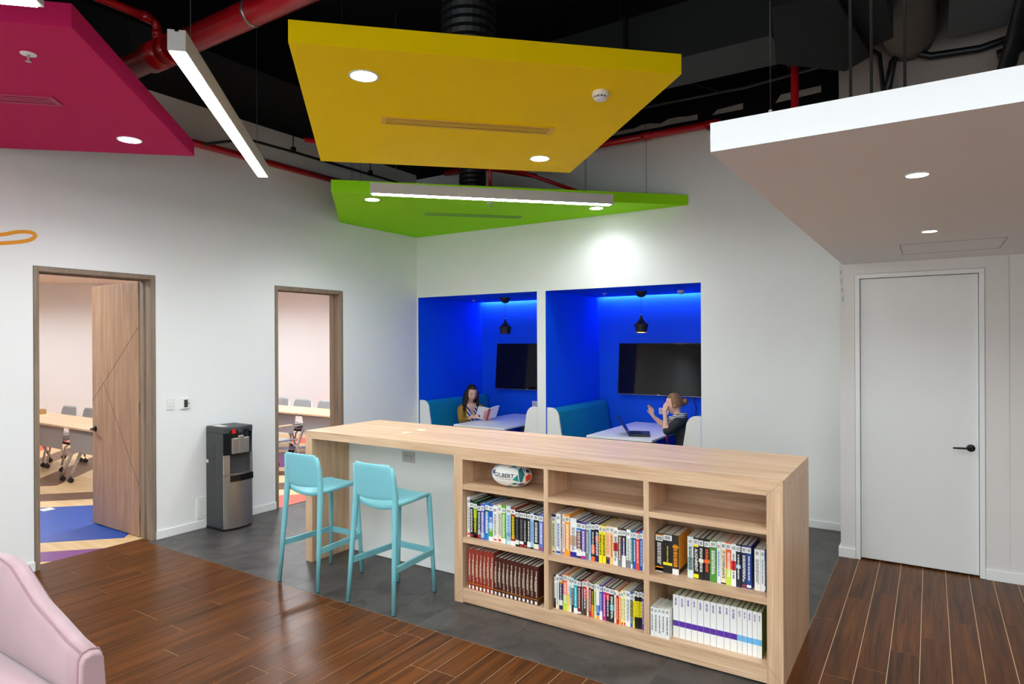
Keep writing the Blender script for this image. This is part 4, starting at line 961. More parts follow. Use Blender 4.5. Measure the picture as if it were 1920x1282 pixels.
# ------------------------------------------------------------------ bar stools
AQUA = mat('stool_aqua_plastic', (122, 192, 202), 0.42, var=0.015, scale=4)
def make_stool():
    t = thing('bar_stool', (0,0,0), '', 'stool', 'aqua bar stools')
    # seat: shallow saddle with rounded front
    def seat(u, v, dz=0.0):
        y = -0.165+0.385*v; hw = 0.186-0.036*v
        x = (u-0.5)*2*hw
        q = (u-0.5)*2
        z = 0.700 - 0.030*(1-q*q)*(1-v)**0.7*1.0 - 0.004*(1-q*q) - 0.010*max(0, v-0.9)/0.1
        return (x, y, z+dz)
    m = MB(); N = 16
    i0 = len(m.v)
    m.grid(lambda u, v: seat(u, v), N, N)
    o = m.build('seat', AQUA, t, smooth=True)
    sm = o.modifiers.new('solid', 'SOLIDIFY'); sm.thickness = 0.026; sm.offset = -1 if o.data.polygons[0].normal.z > 0 else 1
    bv = o.modifiers.new('bevel', 'BEVEL'); bv.width = 0.009; bv.segments = 3; bv.limit_method = 'ANGLE'; bv.angle_limit = 0.8
    # back legs run up as back posts
    for s in (-1, 1):
        MB().tube([(s*0.208, -0.228, 0.0), (s*0.196, -0.207, 0.30), (s*0.182, -0.180, 0.66), (s*0.178, -0.176, 0.74), (s*0.174, -0.186, 0.86), (s*0.168, -0.198, 0.935)],
                  [0.0135, 0.0165, 0.021, 0.021, 0.0165, 0.010], 14).build('leg', AQUA, t, smooth=True)
        MB().tube([(s*0.172, 0.222, 0.0), (s*0.158, 0.216, 0.30), (s*0.141, 0.203, 0.665), (s*0.138, 0.198, 0.692)], [0.0125, 0.0155, 0.019, 0.014], 14).build('leg', AQUA, t, smooth=True)
    # backrest: curved shell
    def back(u, v):
        q = (u-0.5)*2
        z = 0.728+0.225*v - 0.010*(1-q*q)*(1-v) + 0.003*(1-q*q)*v
        hw = 0.176-0.008*v
        if v > 0.85: hw -= 0.018*((v-0.85)/0.15)**2
        x = q*hw
        y = -0.178-0.024*v-0.034*(1-q*q)
        return (x, y, z)
    m = MB(); m.grid(back, 18, 10)
    o = m.build('backrest', AQUA, t, smooth=True, solid=0.013)
    bv = o.modifiers.new('bevel', 'BEVEL'); bv.width = 0.004; bv.segments = 2; bv.limit_method = 'ANGLE'; bv.angle_limit = 0.8
    # foot rails: flat bands on both sides and across the front
    def band(p, q, hh=0.021, th=0.008):
        p, q = Vector(p), Vector(q); d = (q-p); n = Vector((-d.y, d.x, 0)).normalized()*th
        g = MB(); P = []
        for a in (p, q):
            for sn in (-1, 1):
                for sh in (-1, 1): P.append(tuple(a+n*sn+Vector((0,0,hh*sh))))
        g.v = P; g.f = [(0,1,3,2),(4,6,7,5),(0,4,5,1),(2,3,7,6),(1,5,7,3),(0,2,6,4)]; g.m = [0]*6
        g.build('foot_rail', AQUA, t, bevel=0.003)
    for s in (-1, 1): band((s*0.198, -0.209, 0.278), (s*0.164, 0.226, 0.284))
    band((-0.170, 0.222, 0.284), (0.170, 0.222, 0.284))
    for s in (-1, 1):
        MB().tube([(s*0.172, 0.222, 0.0), (s*0.172, 0.222, 0.004)], 0.0135, 12).build('glide', BLACKP, t)
        MB().tube([(s*0.208, -0.228, 0.0), (s*0.208, -0.228, 0.004)], 0.0145, 12).build('glide', BLACKP, t)
    return t
st1 = make_stool()
st2 = copy_tree(st1)
st1.matrix_basis = Matrix.Translation((1.981, -3.320, 0.0)); st1['label'] = 'aqua plastic bar stool in front of the oak end panel of the counter'
st2.matrix_basis = Matrix.Translation((2.697, -3.320, 0.0)); st2['label'] = 'aqua plastic bar stool beside the bookshelves, under the power socket'

# ------------------------------------------------------------------ water dispenser
wc = thing('water_dispenser', (0.2, -2.88, 0), 'black and stainless steel water dispenser standing against the left wall', 'water dispenser')
CB = mat('dispenser_charcoal', (62, 63, 64), 0.5, var=0.04)
GB = mat('dispenser_gloss_black', (14, 14, 16), 0.12, var=0.02)
WY0, WY1, WH = -3.035, -2.735, 0.965
def front_curve(x0, bow, n=10, y0=WY0, y1=WY1):
    return [(x0+bow*(1-((k/n)*2-1)**2), y0+(y1-y0)*k/n) for k in range(n+1)]
def plan(x0, bow, xb): return [(xb, WY1), (xb, WY0)] + front_curve(x0, bow)
MB().prism([(0.02, WY1), (0.02, WY0), (0.290, WY0), (0.290, WY1)], 0.02, 0.905).build('cabinet', CB, wc, bevel=0.006)
bx('recessed_side', (0.05, 0.25, WY0-0.0012, WY0, 0.09, 0.86), CB, wc, bevel=0.001)
for k in range(15):
    z = 0.80-0.022*k; bx('louvre', (0.085, 0.165, WY0-0.005, WY0-0.0012, z, z+0.009), CB, wc, bevel=0.001)
MB().prism(plan(0.285, 0.035, 0.02), 0.0, 0.02).build('base', BLACKP, wc)
brushed = mat('dispenser_brushed_steel', (204, 198, 192), 0.32, 1.0, var=0.12, scale=40)
MB().prism([(0.292, WY1), (0.292, WY0)] + front_curve(0.300, 0.040), 0.022, 0.515).build('lower_door', brushed, wc, smooth=False)
for ya, yb in ((WY0, -2.985), (-2.775, WY1)):
    MB().prism([(0.292, yb), (0.292, ya), (0.305, ya), (0.322, yb)] if ya == WY0 else [(0.292, yb), (0.292, ya), (0.322, ya), (0.305, yb)], 0.52, 0.705).build('side_strip', brushed, wc)
bx('bay_back', (0.20, 0.21, -2.985, -2.775, 0.52, 0.705), mat('bay_grey', (150, 148, 142), 0.35, 0.3), wc)
bx('bay_side', (0.21, 0.292, -2.987, -2.985, 0.52, 0.705), brushed, wc); bx('bay_side', (0.21, 0.292, -2.775, -2.773, 0.52, 0.705), brushed, wc)
MB().prism([(0.21, -2.775), (0.21, -2.985)] + front_curve(0.322, 0.026, 8, -2.985, -2.775), 0.515, 0.532).build('drip_tray', STEEL, wc)
MB().prism([(0.292, -2.745), (0.292, -2.985)] + front_curve(0.330, 0.018, 8, -2.985, -2.745), 0.455, 0.515).build('tray_front', GB, wc)
MB().prism(plan(0.300, 0.040, 0.292), 0.705, 0.935).build('control_head', GB, wc, bevel=0.003)
MB().prism([(0.02, WY1), (0.02, WY0), (0.31, WY0), (0.345, -2.885), (0.31, WY1)], 0.905, WH).build('lid', CB, wc, bevel=0.008)
for k, (ya, yb) in enumerate(((-2.975, -2.912), (-2.912, -2.858), (-2.858, -2.795))):
    zz = (0.862, 0.884, 0.862)[k]
    MB().prism([(0.30, yb), (0.30, ya), (0.348+(0.004 if k == 1 else 0), ya), (0.348+(0.004 if k == 1 else 0), yb)], 0.712, zz).build('push_lever', brushed, wc, bevel=0.008)
bx('spout', (0.25, 0.28, -2.90, -2.87, 0.66, 0.705), BLACKP, wc)
bx('red_latch', (0.326, 0.341, -2.968, -2.935, 0.905, 0.945), mat('latch_red', (220, 30, 44), 0.4), wc)
for pos, nm in (((0.21, 0.2106, -2.955, -2.905, 0.655, 0.688), 'warning_sticker'), ((0.03, 0.062, WY0-0.0025, WY0-0.0015, 0.62, 0.655), 'warning_sticker')):
    o = bx(nm, pos, WPLAST, wc); p = list(pos); p[4] = p[5]-0.010
    if nm: bx('orange_stripe', (p[0], p[1]+0.0004, p[2]-0.0004, p[3], p[4], p[5]), mat('sticker_orange', (236, 130, 40), 0.5), o)
bx('clear_cover', (0.212, 0.214, -2.93, -2.83, 0.535, 0.60), mat('splash_pale', (196, 200, 198), 0.2, 0.3), wc)
bx('paper', (0.06, 0.22, -3.0, -2.93, WH, WH+0.0015), WPLAST, wc)

# ------------------------------------------------------------------ wall fittings on the left wall
t = thing('light_switch', (0.0, -3.366, 1.2), 'white light switch plate on the left wall beside the oak door', 'light switch')
bx('plate', (0.0, 0.008, -3.402, -3.330, 1.145, 1.255), WPLAST, t, bevel=0.003); bx('rocker', (0.008, 0.012, -3.392, -3.356, 1.178, 1.222), WPLAST, t, bevel=0.001)
t = thing('thermostat', (0.0, -3.231, 1.193), 'white thermostat with dark screen on the left wall beside the light switch', 'thermostat')
bx('case', (0.0, 0.020, -3.276, -3.186, 1.14, 1.25), WPLAST, t, bevel=0.012); bx('screen', (0.020, 0.021, -3.246, -3.212, 1.158, 1.228), mat('thermostat_lcd', (52, 62, 50), 0.2), t)
bx('button', (0.020, 0.022, -3.206, -3.199, 1.185, 1.20), BLACKP, t)
t = thing('wall_socket', (0.0, -3.06, 0.2), 'white double socket cover on the left wall behind the water dispenser', 'socket')
bx('plate', (0.0, 0.010, -3.125, -2.99, 0.085, 0.295), WPLAST, t, bevel=0.004); bx('inner_plate', (0.010, 0.014, -3.105, -3.01, 0.115, 0.265), WPLAST, t, bevel=0.002)
# hand-painted amber stroke of a wall graphic at the edge of the view
st = [(-5.15, 2.40), (-5.0, 2.52), (-4.8, 2.548), (-4.637, 2.561), (-4.537, 2.594), (-4.46, 2.606), (-4.420, 2.598), (-4.416, 2.575), (-4.45, 2.545), (-4.52, 2.522), (-4.637, 2.497), (-4.85, 2.46), (-5.05, 2.43)]
def ribbon(pts, w_):
    g = MB(); L_, R_ = [], []
    for i, p in enumerate(pts):
        a = Vector(pts[max(0, i-1)]); b = Vector(pts[min(len(pts)-1, i+1)]); d = (b-a).normalized(); n = Vector((-d.y, d.x))*w_/2
        L_.append((0.0012, p[0]+n.x, p[1]+n.y)); R_.append((0.0012, p[0]-n.x, p[1]-n.y))
    for i in range(len(pts)-1): g.face([L_[i], R_[i], R_[i+1], L_[i+1]])
    return g
fine = []
for i in range(len(st)-1):
    for k in range(6):
        def cr(p0, p1, p2, p3, t): return 0.5*((2*p1)+(-p0+p2)*t+(2*p0-5*p1+4*p2-p3)*t*t+(-p0+3*p1-3*p2+p3)*t**3)
        P = [st[max(0, i-1)], st[i], st[i+1], st[min(len(st)-1, i+2)]]
        fine.append((cr(*[p[0] for p in P], k/6), cr(*[p[1] for p in P], k/6)))
tag(ribbon(fine, 0.028).build('wall_lettering', mat('amber_wall_paint', (236, 156, 20), 0.6)), 'looped amber brush stroke painted on the left wall above the oak doorway', 'wall graphic')
# ------------------------------------------------------------------ armchair in the near corner
PINK = mat('armchair_blush_velvet', (178, 146, 151), 0.75, var=0.10, scale=9, sheen=0.5, bump=0.15)
PIPE = mat('armchair_piping', (158, 122, 128), 0.7, var=0.04)
ac = thing('armchair', (2.7, -5.78, 0), 'pale pink velvet tub armchair with sloping arms in the near corner', 'armchair')
AY = -5.775     # centre line of the chair, which faces +x
prof = [(3.105, 0.588), (3.0, 0.604), (2.84, 0.650), (2.69, 0.690), (2.58, 0.742), (2.47, 0.797), (2.36, 0.812), (2.27, 0.806)]
path = []       # (x, y, top z) along the middle of the shell, from one arm front round the back to the other
half = 0.362
for x, z in prof: path.append((x, AY+half, z))
for k in range(1, 8):
    a = PI/2*k/8; path.append((2.27-0.16*math.sin(a), AY+half-0.16*(1-math.cos(a)), 0.806-0.004*k/8))
for k in range(5): path.append((2.11, AY+half-0.16-(2*half-0.32)*k/4, 0.800))
full = path + [(x, 2*AY-y, z) for x, y, z in reversed(path[:len(prof)+7])]
def shell_section(i):
    p = Vector(full[i][:2]); a = Vector(full[max(0, i-1)][:2]); b = Vector(full[min(len(full)-1, i+1)][:2])
    d = (b-a).normalized(); n = Vector((d.y, -d.x))     # towards the inside or outside, same side all along
    zt = full[i][2]; h = 0.041
    out = []
    zb = 0.16
    for off, z in ((-h*0.92, zb), (-h*1.0, zb+0.1), (-h*1.02, zt-0.10), (-h*0.98, zt-0.03), (-h*0.72, zt-0.006), (0.0, zt+0.002), (h*0.72, zt-0.006), (h*0.98, zt-0.03), (h*1.1, zt-0.10), (h*1.25, zb+0.22), (h*1.2, zb)):
        out.append((p.x+n.x*off, p.y+n.y*off, z))
    return out
m = MB(); secs = [shell_section(i) for i in range(len(full))]
ns = len(secs[0])
for s_ in secs: m.v += s_
for i in range(len(secs)-1):
    for j in range(ns-1):
        a = i*ns+j; m.f.append((a, a+1, a+ns+1, a+ns)); m.m.append(0)
m.f.append(tuple(range(ns))); m.m.append(0); m.f.append(tuple((len(secs)-1)*ns+j for j in reversed(range(ns)))); m.m.append(0)
m.build('shell', PINK, ac, smooth=True)
for i0 in (0, len(secs)-1):     # padded arm fronts with piping
    sct = secs[i0]
    g = MB(); cx = 3.105
    g.v += [(cx, p[1], p[2]) for p in sct] + [(cx+0.028, AY+(p[1]-AY), p[2]-0.012 if p[2] > 0.3 else p[2]) for p in sct]
    n_ = len(sct)
    for j in range(n_-1): g.f.append((j, j+1, n_+j+1, n_+j)); g.m.append(0)
    g.f.append(tuple(n_+j for j in range(n_))); g.m.append(0)
    g.build('arm_front', PINK, ac, smooth=False, bevel=0.008)
    MB().tube([(cx+0.002, p[1], p[2]+0.001) for p in sct], 0.0045, 8).build('piping', PIPE, ac, smooth=True)
for j in (4, 7): MB().tube([(q[j][0], q[j][1], q[j][2]+0.002) for q in secs], 0.0038, 8).build('piping', PIPE, ac, smooth=True)
sm_ = [s_[8] for s_ in secs]
MB().tube([secs[6][7], secs[6][8], secs[6][9], (secs[6][9][0], secs[6][9][1], 0.40)], 0.003, 6).build('seam', PIPE, ac)
def cushion(u, v):
    q, r_ = u*2-1, v*2-1
    e = lambda t: math.copysign(abs(t)**0.9, t)
    edge = max(abs(q), abs(r_))
    return (2.66+0.455*q, AY+0.315*r_, 0.405+0.045*(1-edge**6)+0.012*math.cos(q*1.2)*math.cos(r_*1.2))
g = MB(); g.grid(cushion, 18, 14); g.build('seat_cushion', PINK, ac, smooth=True, solid=0.02)
bx('seat_base', (2.2, 3.10, AY-0.318, AY+0.318, 0.16, 0.405), PINK, ac, bevel=0.02)
for x, y in ((2.25, AY-0.3), (2.25, AY+0.3), (3.05, AY-0.33), (3.05, AY+0.33)):
    MB().tube([(x, y, 0.0), (x, y, 0.17)], [0.012, 0.02], 12).build('leg', wood('chair_leg_oak', (150, 112, 78), (190, 150, 112), 'z'), ac, smooth=True)

# ------------------------------------------------------------------ booth benches, tables, screens, lamps
TEAL = mat('bench_teal_weave', (10, 134, 172), 0.85, var=0.28, scale=60, bump=0.5, spec=0.2)
def teal_weave():
    nt = TEAL.node_tree
    for n in nt.nodes:
        if n.type == 'TEX_NOISE':
            v = nt.nodes.new('ShaderNodeVectorMath'); v.operation = 'MULTIPLY'; v.inputs[1].default_value = (3.0, 3.0, 0.35)
            g = [k for k in nt.nodes if k.type == 'NEW_GEOMETRY'][0]
            nt.links.new(g.outputs['Position'], v.inputs[0]); nt.links.new(v.outputs[0], n.inputs['Vector'])
teal_weave()
def bench(x, s, label):
    """upholstered bench against a side wall; s = +1 faces +x"""
    t = thing('booth_bench', (x+s*0.3, 0.7, 0), label, 'bench', 'teal booth benches')
    y0, y1 = 0.012, 1.40
    zt = 0.965
    def P(a, z): return (x+s*a, z)
    back = [P(0.012, 0.10), P(0.012, zt-0.03), P(0.030, zt-0.006), P(0.085, zt), P(0.118, zt-0.014), P(0.140, zt-0.05), P(0.158, 0.80), P(0.205, 0.46), P(0.205, 0.10)]
    MB().prism(back, y0+0.022, y1, 'y').build('backrest', TEAL, t, bevel=0.006)
    MB().prism([P(0.205, 0.10), P(0.195, 0.40), P(0.215, 0.425), P(0.60, 0.425), P(0.635, 0.40), P(0.635, 0.10)], y0+0.022, y1, 'y').build('seat', TEAL, t, bevel=0.01)
    end = [P(0.004, 0.0), P(0.004, zt+0.008)]
    for k in range(9):
        a = PI/2*k/8; end.append(P(0.060+0.105*math.sin(a), zt+0.008-0.13*(1-math.cos(a))))
    end += [P(0.205, 0.60), P(0.235, 0.44), P(0.645, 0.435), P(0.65, 0.0)]
    MB().prism(end, y0, y0+0.020, 'y').build('end_panel', mat('bench_white_laminate', (240, 240, 236), 0.35, var=0.01), t, bevel=0.002)
    bx('plinth', (min(x+s*0.02, x+s*0.60), max(x+s*0.02, x+s*0.60), y0+0.03, y1-0.01, 0.0, 0.10), BLACKP, t)
bench(A1L+0.002, 1, 'teal bench in the first blue booth, the one the person with the book sits on')
bench(A1R-0.002, -1, 'teal bench in the first blue booth, mostly hidden by the white divider')
bench(A2L+0.002, 1, 'empty teal bench in the second blue booth, facing the laptop lid')
bench(A2R-0.002, -1, 'teal bench in the second blue booth behind the person with the laptop')
TW = mat('table_white_laminate', (244, 244, 242), 0.3, var=0.008)
def booth_table(x0, x1, label):
    t = thing('booth_table', ((x0+x1)/2, 0.6, 0), label, 'table', 'white booth tables')
    bx('table_top', (x0, x1, -0.09, 1.335, 0.678, 0.700), TW, t, bevel=0.003)
    xm = (x0+x1)/2
    for y in (0.28, 0.98):
        MB().tube([(xm, y, 0.02), (xm, y, 0.655)], 0.035, 18).build('leg', mat('table_leg_silver', (176, 178, 180), 0.35, 0.7), t, smooth=True)
        bx('foot_plate', (xm-0.28, xm+0.28, y-0.04, y+0.04, 0.0, 0.02), mat('table_leg_silver', (176, 178, 180), 0.35, 0.7), t, bevel=0.004)
        bx('bracket', (xm-0.3, xm+0.3, y-0.025, y+0.025, 0.655, 0.678), BLACKP, t)
booth_table(0.683, 1.462, 'white table in the first blue booth, under the open book')
booth_table(2.560, 3.322, 'white table in the second blue booth, with the laptop on it')

def television(x0, label):
    t = thing('television', (x0+0.56, AD-0.06, 1.39), label, 'television', 'wall televisions')
    M = Matrix.Translation((x0+0.56, AD-0.075, 1.385)) @ Matrix.Rotation(math.radians(-5), 4, 'X')
    w2, h2 = 0.56, 0.335
    MB().box(-w2, w2, -0.012, 0.028, -h2, h2, M=M).build('case', BLACKP, t, bevel=0.003)
    bez = mat('tv_bezel_dark', (30, 30, 33), 0.25, 0.4)
    m = MB(); m.box(-w2, w2, -0.016, -0.012, -h2, -h2+0.018, M=M); m.box(-w2, w2, -0.016, -0.012, h2-0.009, h2, M=M); m.box(-w2, -w2+0.009, -0.016, -0.012, -h2+0.018, h2-0.009, M=M); m.box(w2-0.009, w2, -0.016, -0.012, -h2+0.018, h2-0.009, M=M)
    m.build('bezel', bez, t)
    MB().box(-w2+0.009, w2-0.009, -0.0135, -0.012, -h2+0.018, h2-0.009, M=M).build('screen', mat('tv_glass_off', (10, 9, 11), 0.06, var=0.0, spec=0.35), t)
    MB().box(-w2, w2, -0.0165, -0.016, -h2, -h2+0.005, M=M).build('bottom_trim', mat('tv_trim_silver', (150, 146, 132), 0.3, 0.8), t)
    MB().box(-0.016, 0.016, -0.0172, -0.016, -h2+0.004, -h2+0.011, M=M).build('brand_mark', mat('tv_mark', (200, 200, 200), 0.4), t)
    bx('wall_bracket', (x0+0.36, x0+0.76, AD-0.045, AD, 1.25, 1.50), BLACKP, t)
television(0.345, 'dark wall television tilted forward in the first blue booth, cut off by the white divider')
television(2.313, 'dark wall television tilted forward in the second blue booth, above the person with the laptop')

LAMPK = mat('pendant_matt_black', (28, 28, 27), 0.55, var=0.04)
def pendant(x, y, label, lit):
    t = thing('pendant_lamp', (x, y, 1.853), label, 'pendant lamp', 'black booth pendants')
    MB().lathe([(0.072, 0.0), (0.070, -0.018), (0.046, -0.062), (0.02, -0.072)], (x, y, HA-0.0015), 24).build('ceiling_cup', LAMPK, t, smooth=False)
    MB().tube([(x, y, 2.06), (x, y, HA-0.07)], 0.003, 6).build('cord', BLACKP, t)
    MB().lathe([(0.005, 2.058), (0.006, 2.075)], (x, y, 0), 10).build('ferrule', CHROME, t)
    z0 = 1.853
    g = MB()
    outer = [(0.064, z0), (0.072, z0+0.045), (0.086, z0+0.098), (0.070, z0+0.104), (0.046, z0+0.125), (0.024, z0+0.155), (0.012, z0+0.185), (0.008, z0+0.206)]
    seg = 28; i0 = 0
    inner = [(0.060, z0), (0.066, z0+0.045), (0.078, z0+0.094), (0.03, z0+0.12)]
    for prf in (outer, inner):
        b0 = len(g.v)
        for r, h in prf:
            for j in range(seg): g.v.append((x+r*math.cos(2*PI*j/seg), y+r*math.sin(2*PI*j/seg), h))
        for k in range(len(prf)-1):
            for j in range(seg):
                a, b = b0+k*seg+j, b0+k*seg+(j+1) % seg; g.f.append((a, b, b+seg, a+seg)); g.m.append(0 if prf is outer else 1)
    for j in range(seg): g.f.append((j, (j+1) % seg, len(outer)*seg+(j+1) % seg, len(outer)*seg+j)); g.m.append(1)
    g.build('shade', [LAMPK, mat('pendant_brass_inside', (214, 160, 60), 0.3, 0.9)], t, smooth=False, normals=False)
    if lit: MB().lathe([(0.002, z0+0.004), (0.030, z0+0.012), (0.040, z0+0.035), (0.022, z0+0.075), (0.015, z0+0.11)], (x, y, 0), 18).build('bulb', emit('pendant_bulb', (1.0, 0.78, 0.42), 45.0), t, smooth=True)
    else: MB().lathe([(0.002, z0+0.012), (0.028, z0+0.020), (0.036, z0+0.045), (0.02, z0+0.08), (0.015, z0+0.11)], (x, y, 0), 18).build('bulb', mat('bulb_unlit', (120, 116, 108), 0.3), t, smooth=True)
pendant(0.958, 0.70, 'unlit black pendant lamp in the first blue booth', False)
pendant(2.902, 0.70, 'lit black pendant lamp in the second blue booth', True)
for x, lab in ((0.985, 'white wall socket in the first blue booth under the television'), (2.902, 'white wall socket in the second blue booth in front of the person')):
    t = thing('wall_socket', (x, AD, 0.845), lab, 'socket', 'booth wall sockets')
    bx('plate', (x-0.065, x+0.065, AD-0.010, AD, 0.805, 0.885), WPLAST, t, bevel=0.003)
    for dx in (-0.03, 0.03): bx('outlet', (x+dx-0.018, x+dx+0.018, AD-0.012, AD-0.010, 0.825, 0.865), mat('outlet_grey', (205, 205, 202), 0.4), t)
tag(MB().tube([(3.32, AD-0.02, 1.07), (3.30, AD-0.015, 0.98), (3.33, AD-0.015, 0.90), (3.31, AD-0.015, 0.80), (3.34, AD-0.015, 0.70)], 0.004, 6).build('television_cable', mat('cable_navy', (16, 20, 60), 0.5), smooth=True), 'dark cable hanging below the television in the second blue booth', 'cable')

# laptop on the second table (screen towards the sitter)
lp = thing('laptop', (3.05, 0.20, 0.70), 'open black laptop on the table of the second blue booth', 'laptop')
LM = Matrix.Translation((3.055, 0.245, 0.70)) @ Matrix.Rotation(math.radians(112), 4, 'Z')
# local: x = width (0.33), y = depth, hinge at +y which points to -x world
LK = mat('laptop_black', (24, 26, 32), 0.35, var=0.03)
MB().box(-0.165, 0.165, -0.115, 0.115, 0.003, 0.022, M=LM).build('base', LK, lp, bevel=0.004)
MB().box(-0.150, 0.150, -0.020, 0.095, 0.022, 0.0232, M=LM).build('keyboard_deck', mat('laptop_keyboard', (16, 30, 70), 0.4), lp)
for r_ in range(5):
    m = MB()
    for c_ in range(13): m.box(-0.145+0.0224*c_, -0.145+0.0224*c_+0.018, -0.014+0.021*r_, -0.014+0.021*r_+0.016, 0.0232, 0.0256, M=LM)
    m.build('key_row', mat('laptop_keys', (10, 14, 28), 0.45), lp)
MB().box(-0.045, 0.045, -0.100, -0.040, 0.022, 0.0228, M=LM).build('touchpad', mat('laptop_pad', (60, 84, 120), 0.3), lp)
SM = LM @ Matrix.Translation((0, 0.115, 0.020)) @ Matrix.Rotation(math.radians(-32), 4, 'X')
MB().box(-0.165, 0.165, -0.004, 0.004, 0.0, 0.215, M=SM).build('lid', LK, lp, bevel=0.003)
MB().box(-0.152, 0.152, -0.0048, -0.004, 0.014, 0.205, M=SM).build('screen', mat('laptop_screen', (30, 34, 44), 0.15), lp)
# ------------------------------------------------------------------ people
def skin_mesh(bones, radii, root, remesh=0.009, extra=None, sub=1):
    """grow one continuous body surface round a joint skeleton and fuse it"""
    names = list(radii); idx = {n: i for i, n in enumerate(names)}
    me = bpy.data.meshes.new('skeleton')
    me.from_pydata([tuple(radii[n][0]) for n in names], [(idx[a], idx[b]) for a, b in bones], [])
    o = bpy.data.objects.new('skeleton', me); COL.objects.link(o)
    sk = o.modifiers.new('skin', 'SKIN')
    for i, n in enumerate(names):
        r = radii[n][1]; r = r if isinstance(r, tuple) else (r, r)
        me.skin_vertices[0].data[i].radius = r
        me.skin_vertices[0].data[i].use_root = (n == root)
    ss = o.modifiers.new('sub', 'SUBSURF'); ss.levels = 2; ss.render_levels = 2
    dg = bpy.context.evaluated_depsgraph_get()
    a = bpy.data.meshes.new_from_object(o.evaluated_get(dg))
    bm = bmesh.new(); bm.from_mesh(a)
    for (c, rad, shape) in (extra or []):
        b2 = bmesh.ops.create_uvsphere(bm, u_segments=24, v_segments=18, radius=1.0)
        for v in b2['verts']: v.co = shape(v.co.copy())
    bmesh.ops.recalc_face_normals(bm, faces=bm.faces)
    bm.to_mesh(a); bm.free()
    bpy.data.objects.remove(o)
    o2 = bpy.data.objects.new('fuse', a); COL.objects.link(o2)
    rm = o2.modifiers.new('fuse', 'REMESH'); rm.mode = 'VOXEL'; rm.voxel_size = remesh; rm.use_smooth_shade = True
    sm = o2.modifiers.new('smooth', 'SMOOTH'); sm.factor = 0.5; sm.iterations = 2
    dg = bpy.context.evaluated_depsgraph_get()
    out = bpy.data.meshes.new_from_object(o2.evaluated_get(dg))
    bpy.data.objects.remove(o2)
    return out

def head_shape(c, R, s=1.0):
    """egg-shaped head with brow, nose, chin; local +y is the face direction"""
    def f(p):
        x, y, z = p.x*0.072*s, p.y*0.090*s, p.z*0.112*s
        if p.z < 0: x *= 1-0.28*(-p.z)**1.5; y = y*(1-0.15*(-p.z)) + (0.012*s*(-p.z) if p.y > 0 else 0.03*s*(-p.z))
        if p.y > 0.3:
            fz = p.z*0.112; ax = abs(p.x)
            y += 0.024*s*math.exp(-(ax/0.16)**2)*math.exp(-((p.z+0.16)/0.16)**2)     # nose
            y -= 0.010*s*math.exp(-((ax-0.40)/0.20)**2)*math.exp(-((p.z-0.06)/0.13)**2)   # eye sockets
            y += 0.007*s*math.exp(-(ax/0.3)**2)*math.exp(-((p.z+0.48)/0.09)**2)       # lips
            y += 0.010*s*math.exp(-(ax/0.3)**2)*math.exp(-((p.z+0.80)/0.16)**2)       # chin
        return Vector(c) + R @ Vector((x, y, z))
    return f

def ear_shape(c, R, side, s=1.0):
    def f(p): return Vector(c) + R @ Vector((side*0.073*s+p.x*0.010*s, -0.008*s+p.y*0.017*s, -0.006*s+p.z*0.030*s))
    return f

def hand(bones, J, pre, wrist, dirv, palmn, side, curl, s=1.0, spread=0.012, rf=0.0085):
    """palm and five curled fingers; dirv = direction of the fingers, palmn = towards the palm, side = thumb side"""
    d, n = Vector(dirv).normalized(), Vector(palmn).normalized(); t = Vector(side).normalized()
    w_ = Vector(wrist)
    J[pre+'p0'] = (w_+d*0.035*s, (0.030*s, 0.016*s)); J[pre+'p1'] = (w_+d*0.075*s, (0.033*s, 0.014*s))
    bones += [(pre+'w', pre+'p0'), (pre+'p0', pre+'p1')]
    for k, (off, ln) in enumerate(((0.028, 0.070), (0.010, 0.080), (-0.009, 0.074), (-0.027, 0.058))):
        b = w_+d*0.080*s+t*off*s
        q1 = b+(d*math.cos(curl*0.5)+n*math.sin(curl*0.5))*ln*0.5*s
        q2 = q1+(d*math.cos(curl*1.3)+n*math.sin(curl*1.3))*ln*0.35*s
        q3 = q2+(d*math.cos(curl*1.9)+n*math.sin(curl*1.9))*ln*0.25*s
        J[pre+'f%da' % k] = (b, rf*1.05*s); J[pre+'f%db' % k] = (q1, rf*s); J[pre+'f%dc' % k] = (q2, rf*0.92*s); J[pre+'f%dd' % k] = (q3, rf*0.8*s)
        bones += [(pre+'p1', pre+'f%da' % k), (pre+'f%da' % k, pre+'f%db' % k), (pre+'f%db' % k, pre+'f%dc' % k), (pre+'f%dc' % k, pre+'f%dd' % k)]
    b = w_+d*0.03*s+t*0.030*s
    q1 = b+(t*0.7+d*0.6+n*0.35).normalized()*0.038*s; q2 = q1+(d*0.9+t*0.15+n*0.4).normalized()*0.030*s
    J[pre+'ta'] = (b, rf*1.3*s); J[pre+'tb'] = (q1, rf*1.1*s); J[pre+'tc'] = (q2, rf*0.9*s)
    bones += [(pre+'p0', pre+'ta'), (pre+'ta', pre+'tb'), (pre+'tb', pre+'tc')]

def finish_person(me, mats, classify, name, label):
    for m_ in mats: me.materials.append(m_)
    for p in me.polygons:
        p.material_index = classify(p.center, p.normal); p.use_smooth = True
    me.name = name
    o = bpy.data.objects.new(name, me); COL.objects.link(o)
    return tag(o, label, 'person', 'people in the booths')

def near_axis(p, a, b):
    a, b = Vector(a), Vector(b); d = b-a; t = max(0, min(1, (p-a).dot(d)/d.length_squared)); return (p-(a+d*t)).length, t

def frame_mat(face, up=(0,0,1)):
    y = Vector(face).normalized(); x = y.cross(Vector(up)).normalized(); z = x.cross(y)
    return Matrix((x, y, z)).transposed()

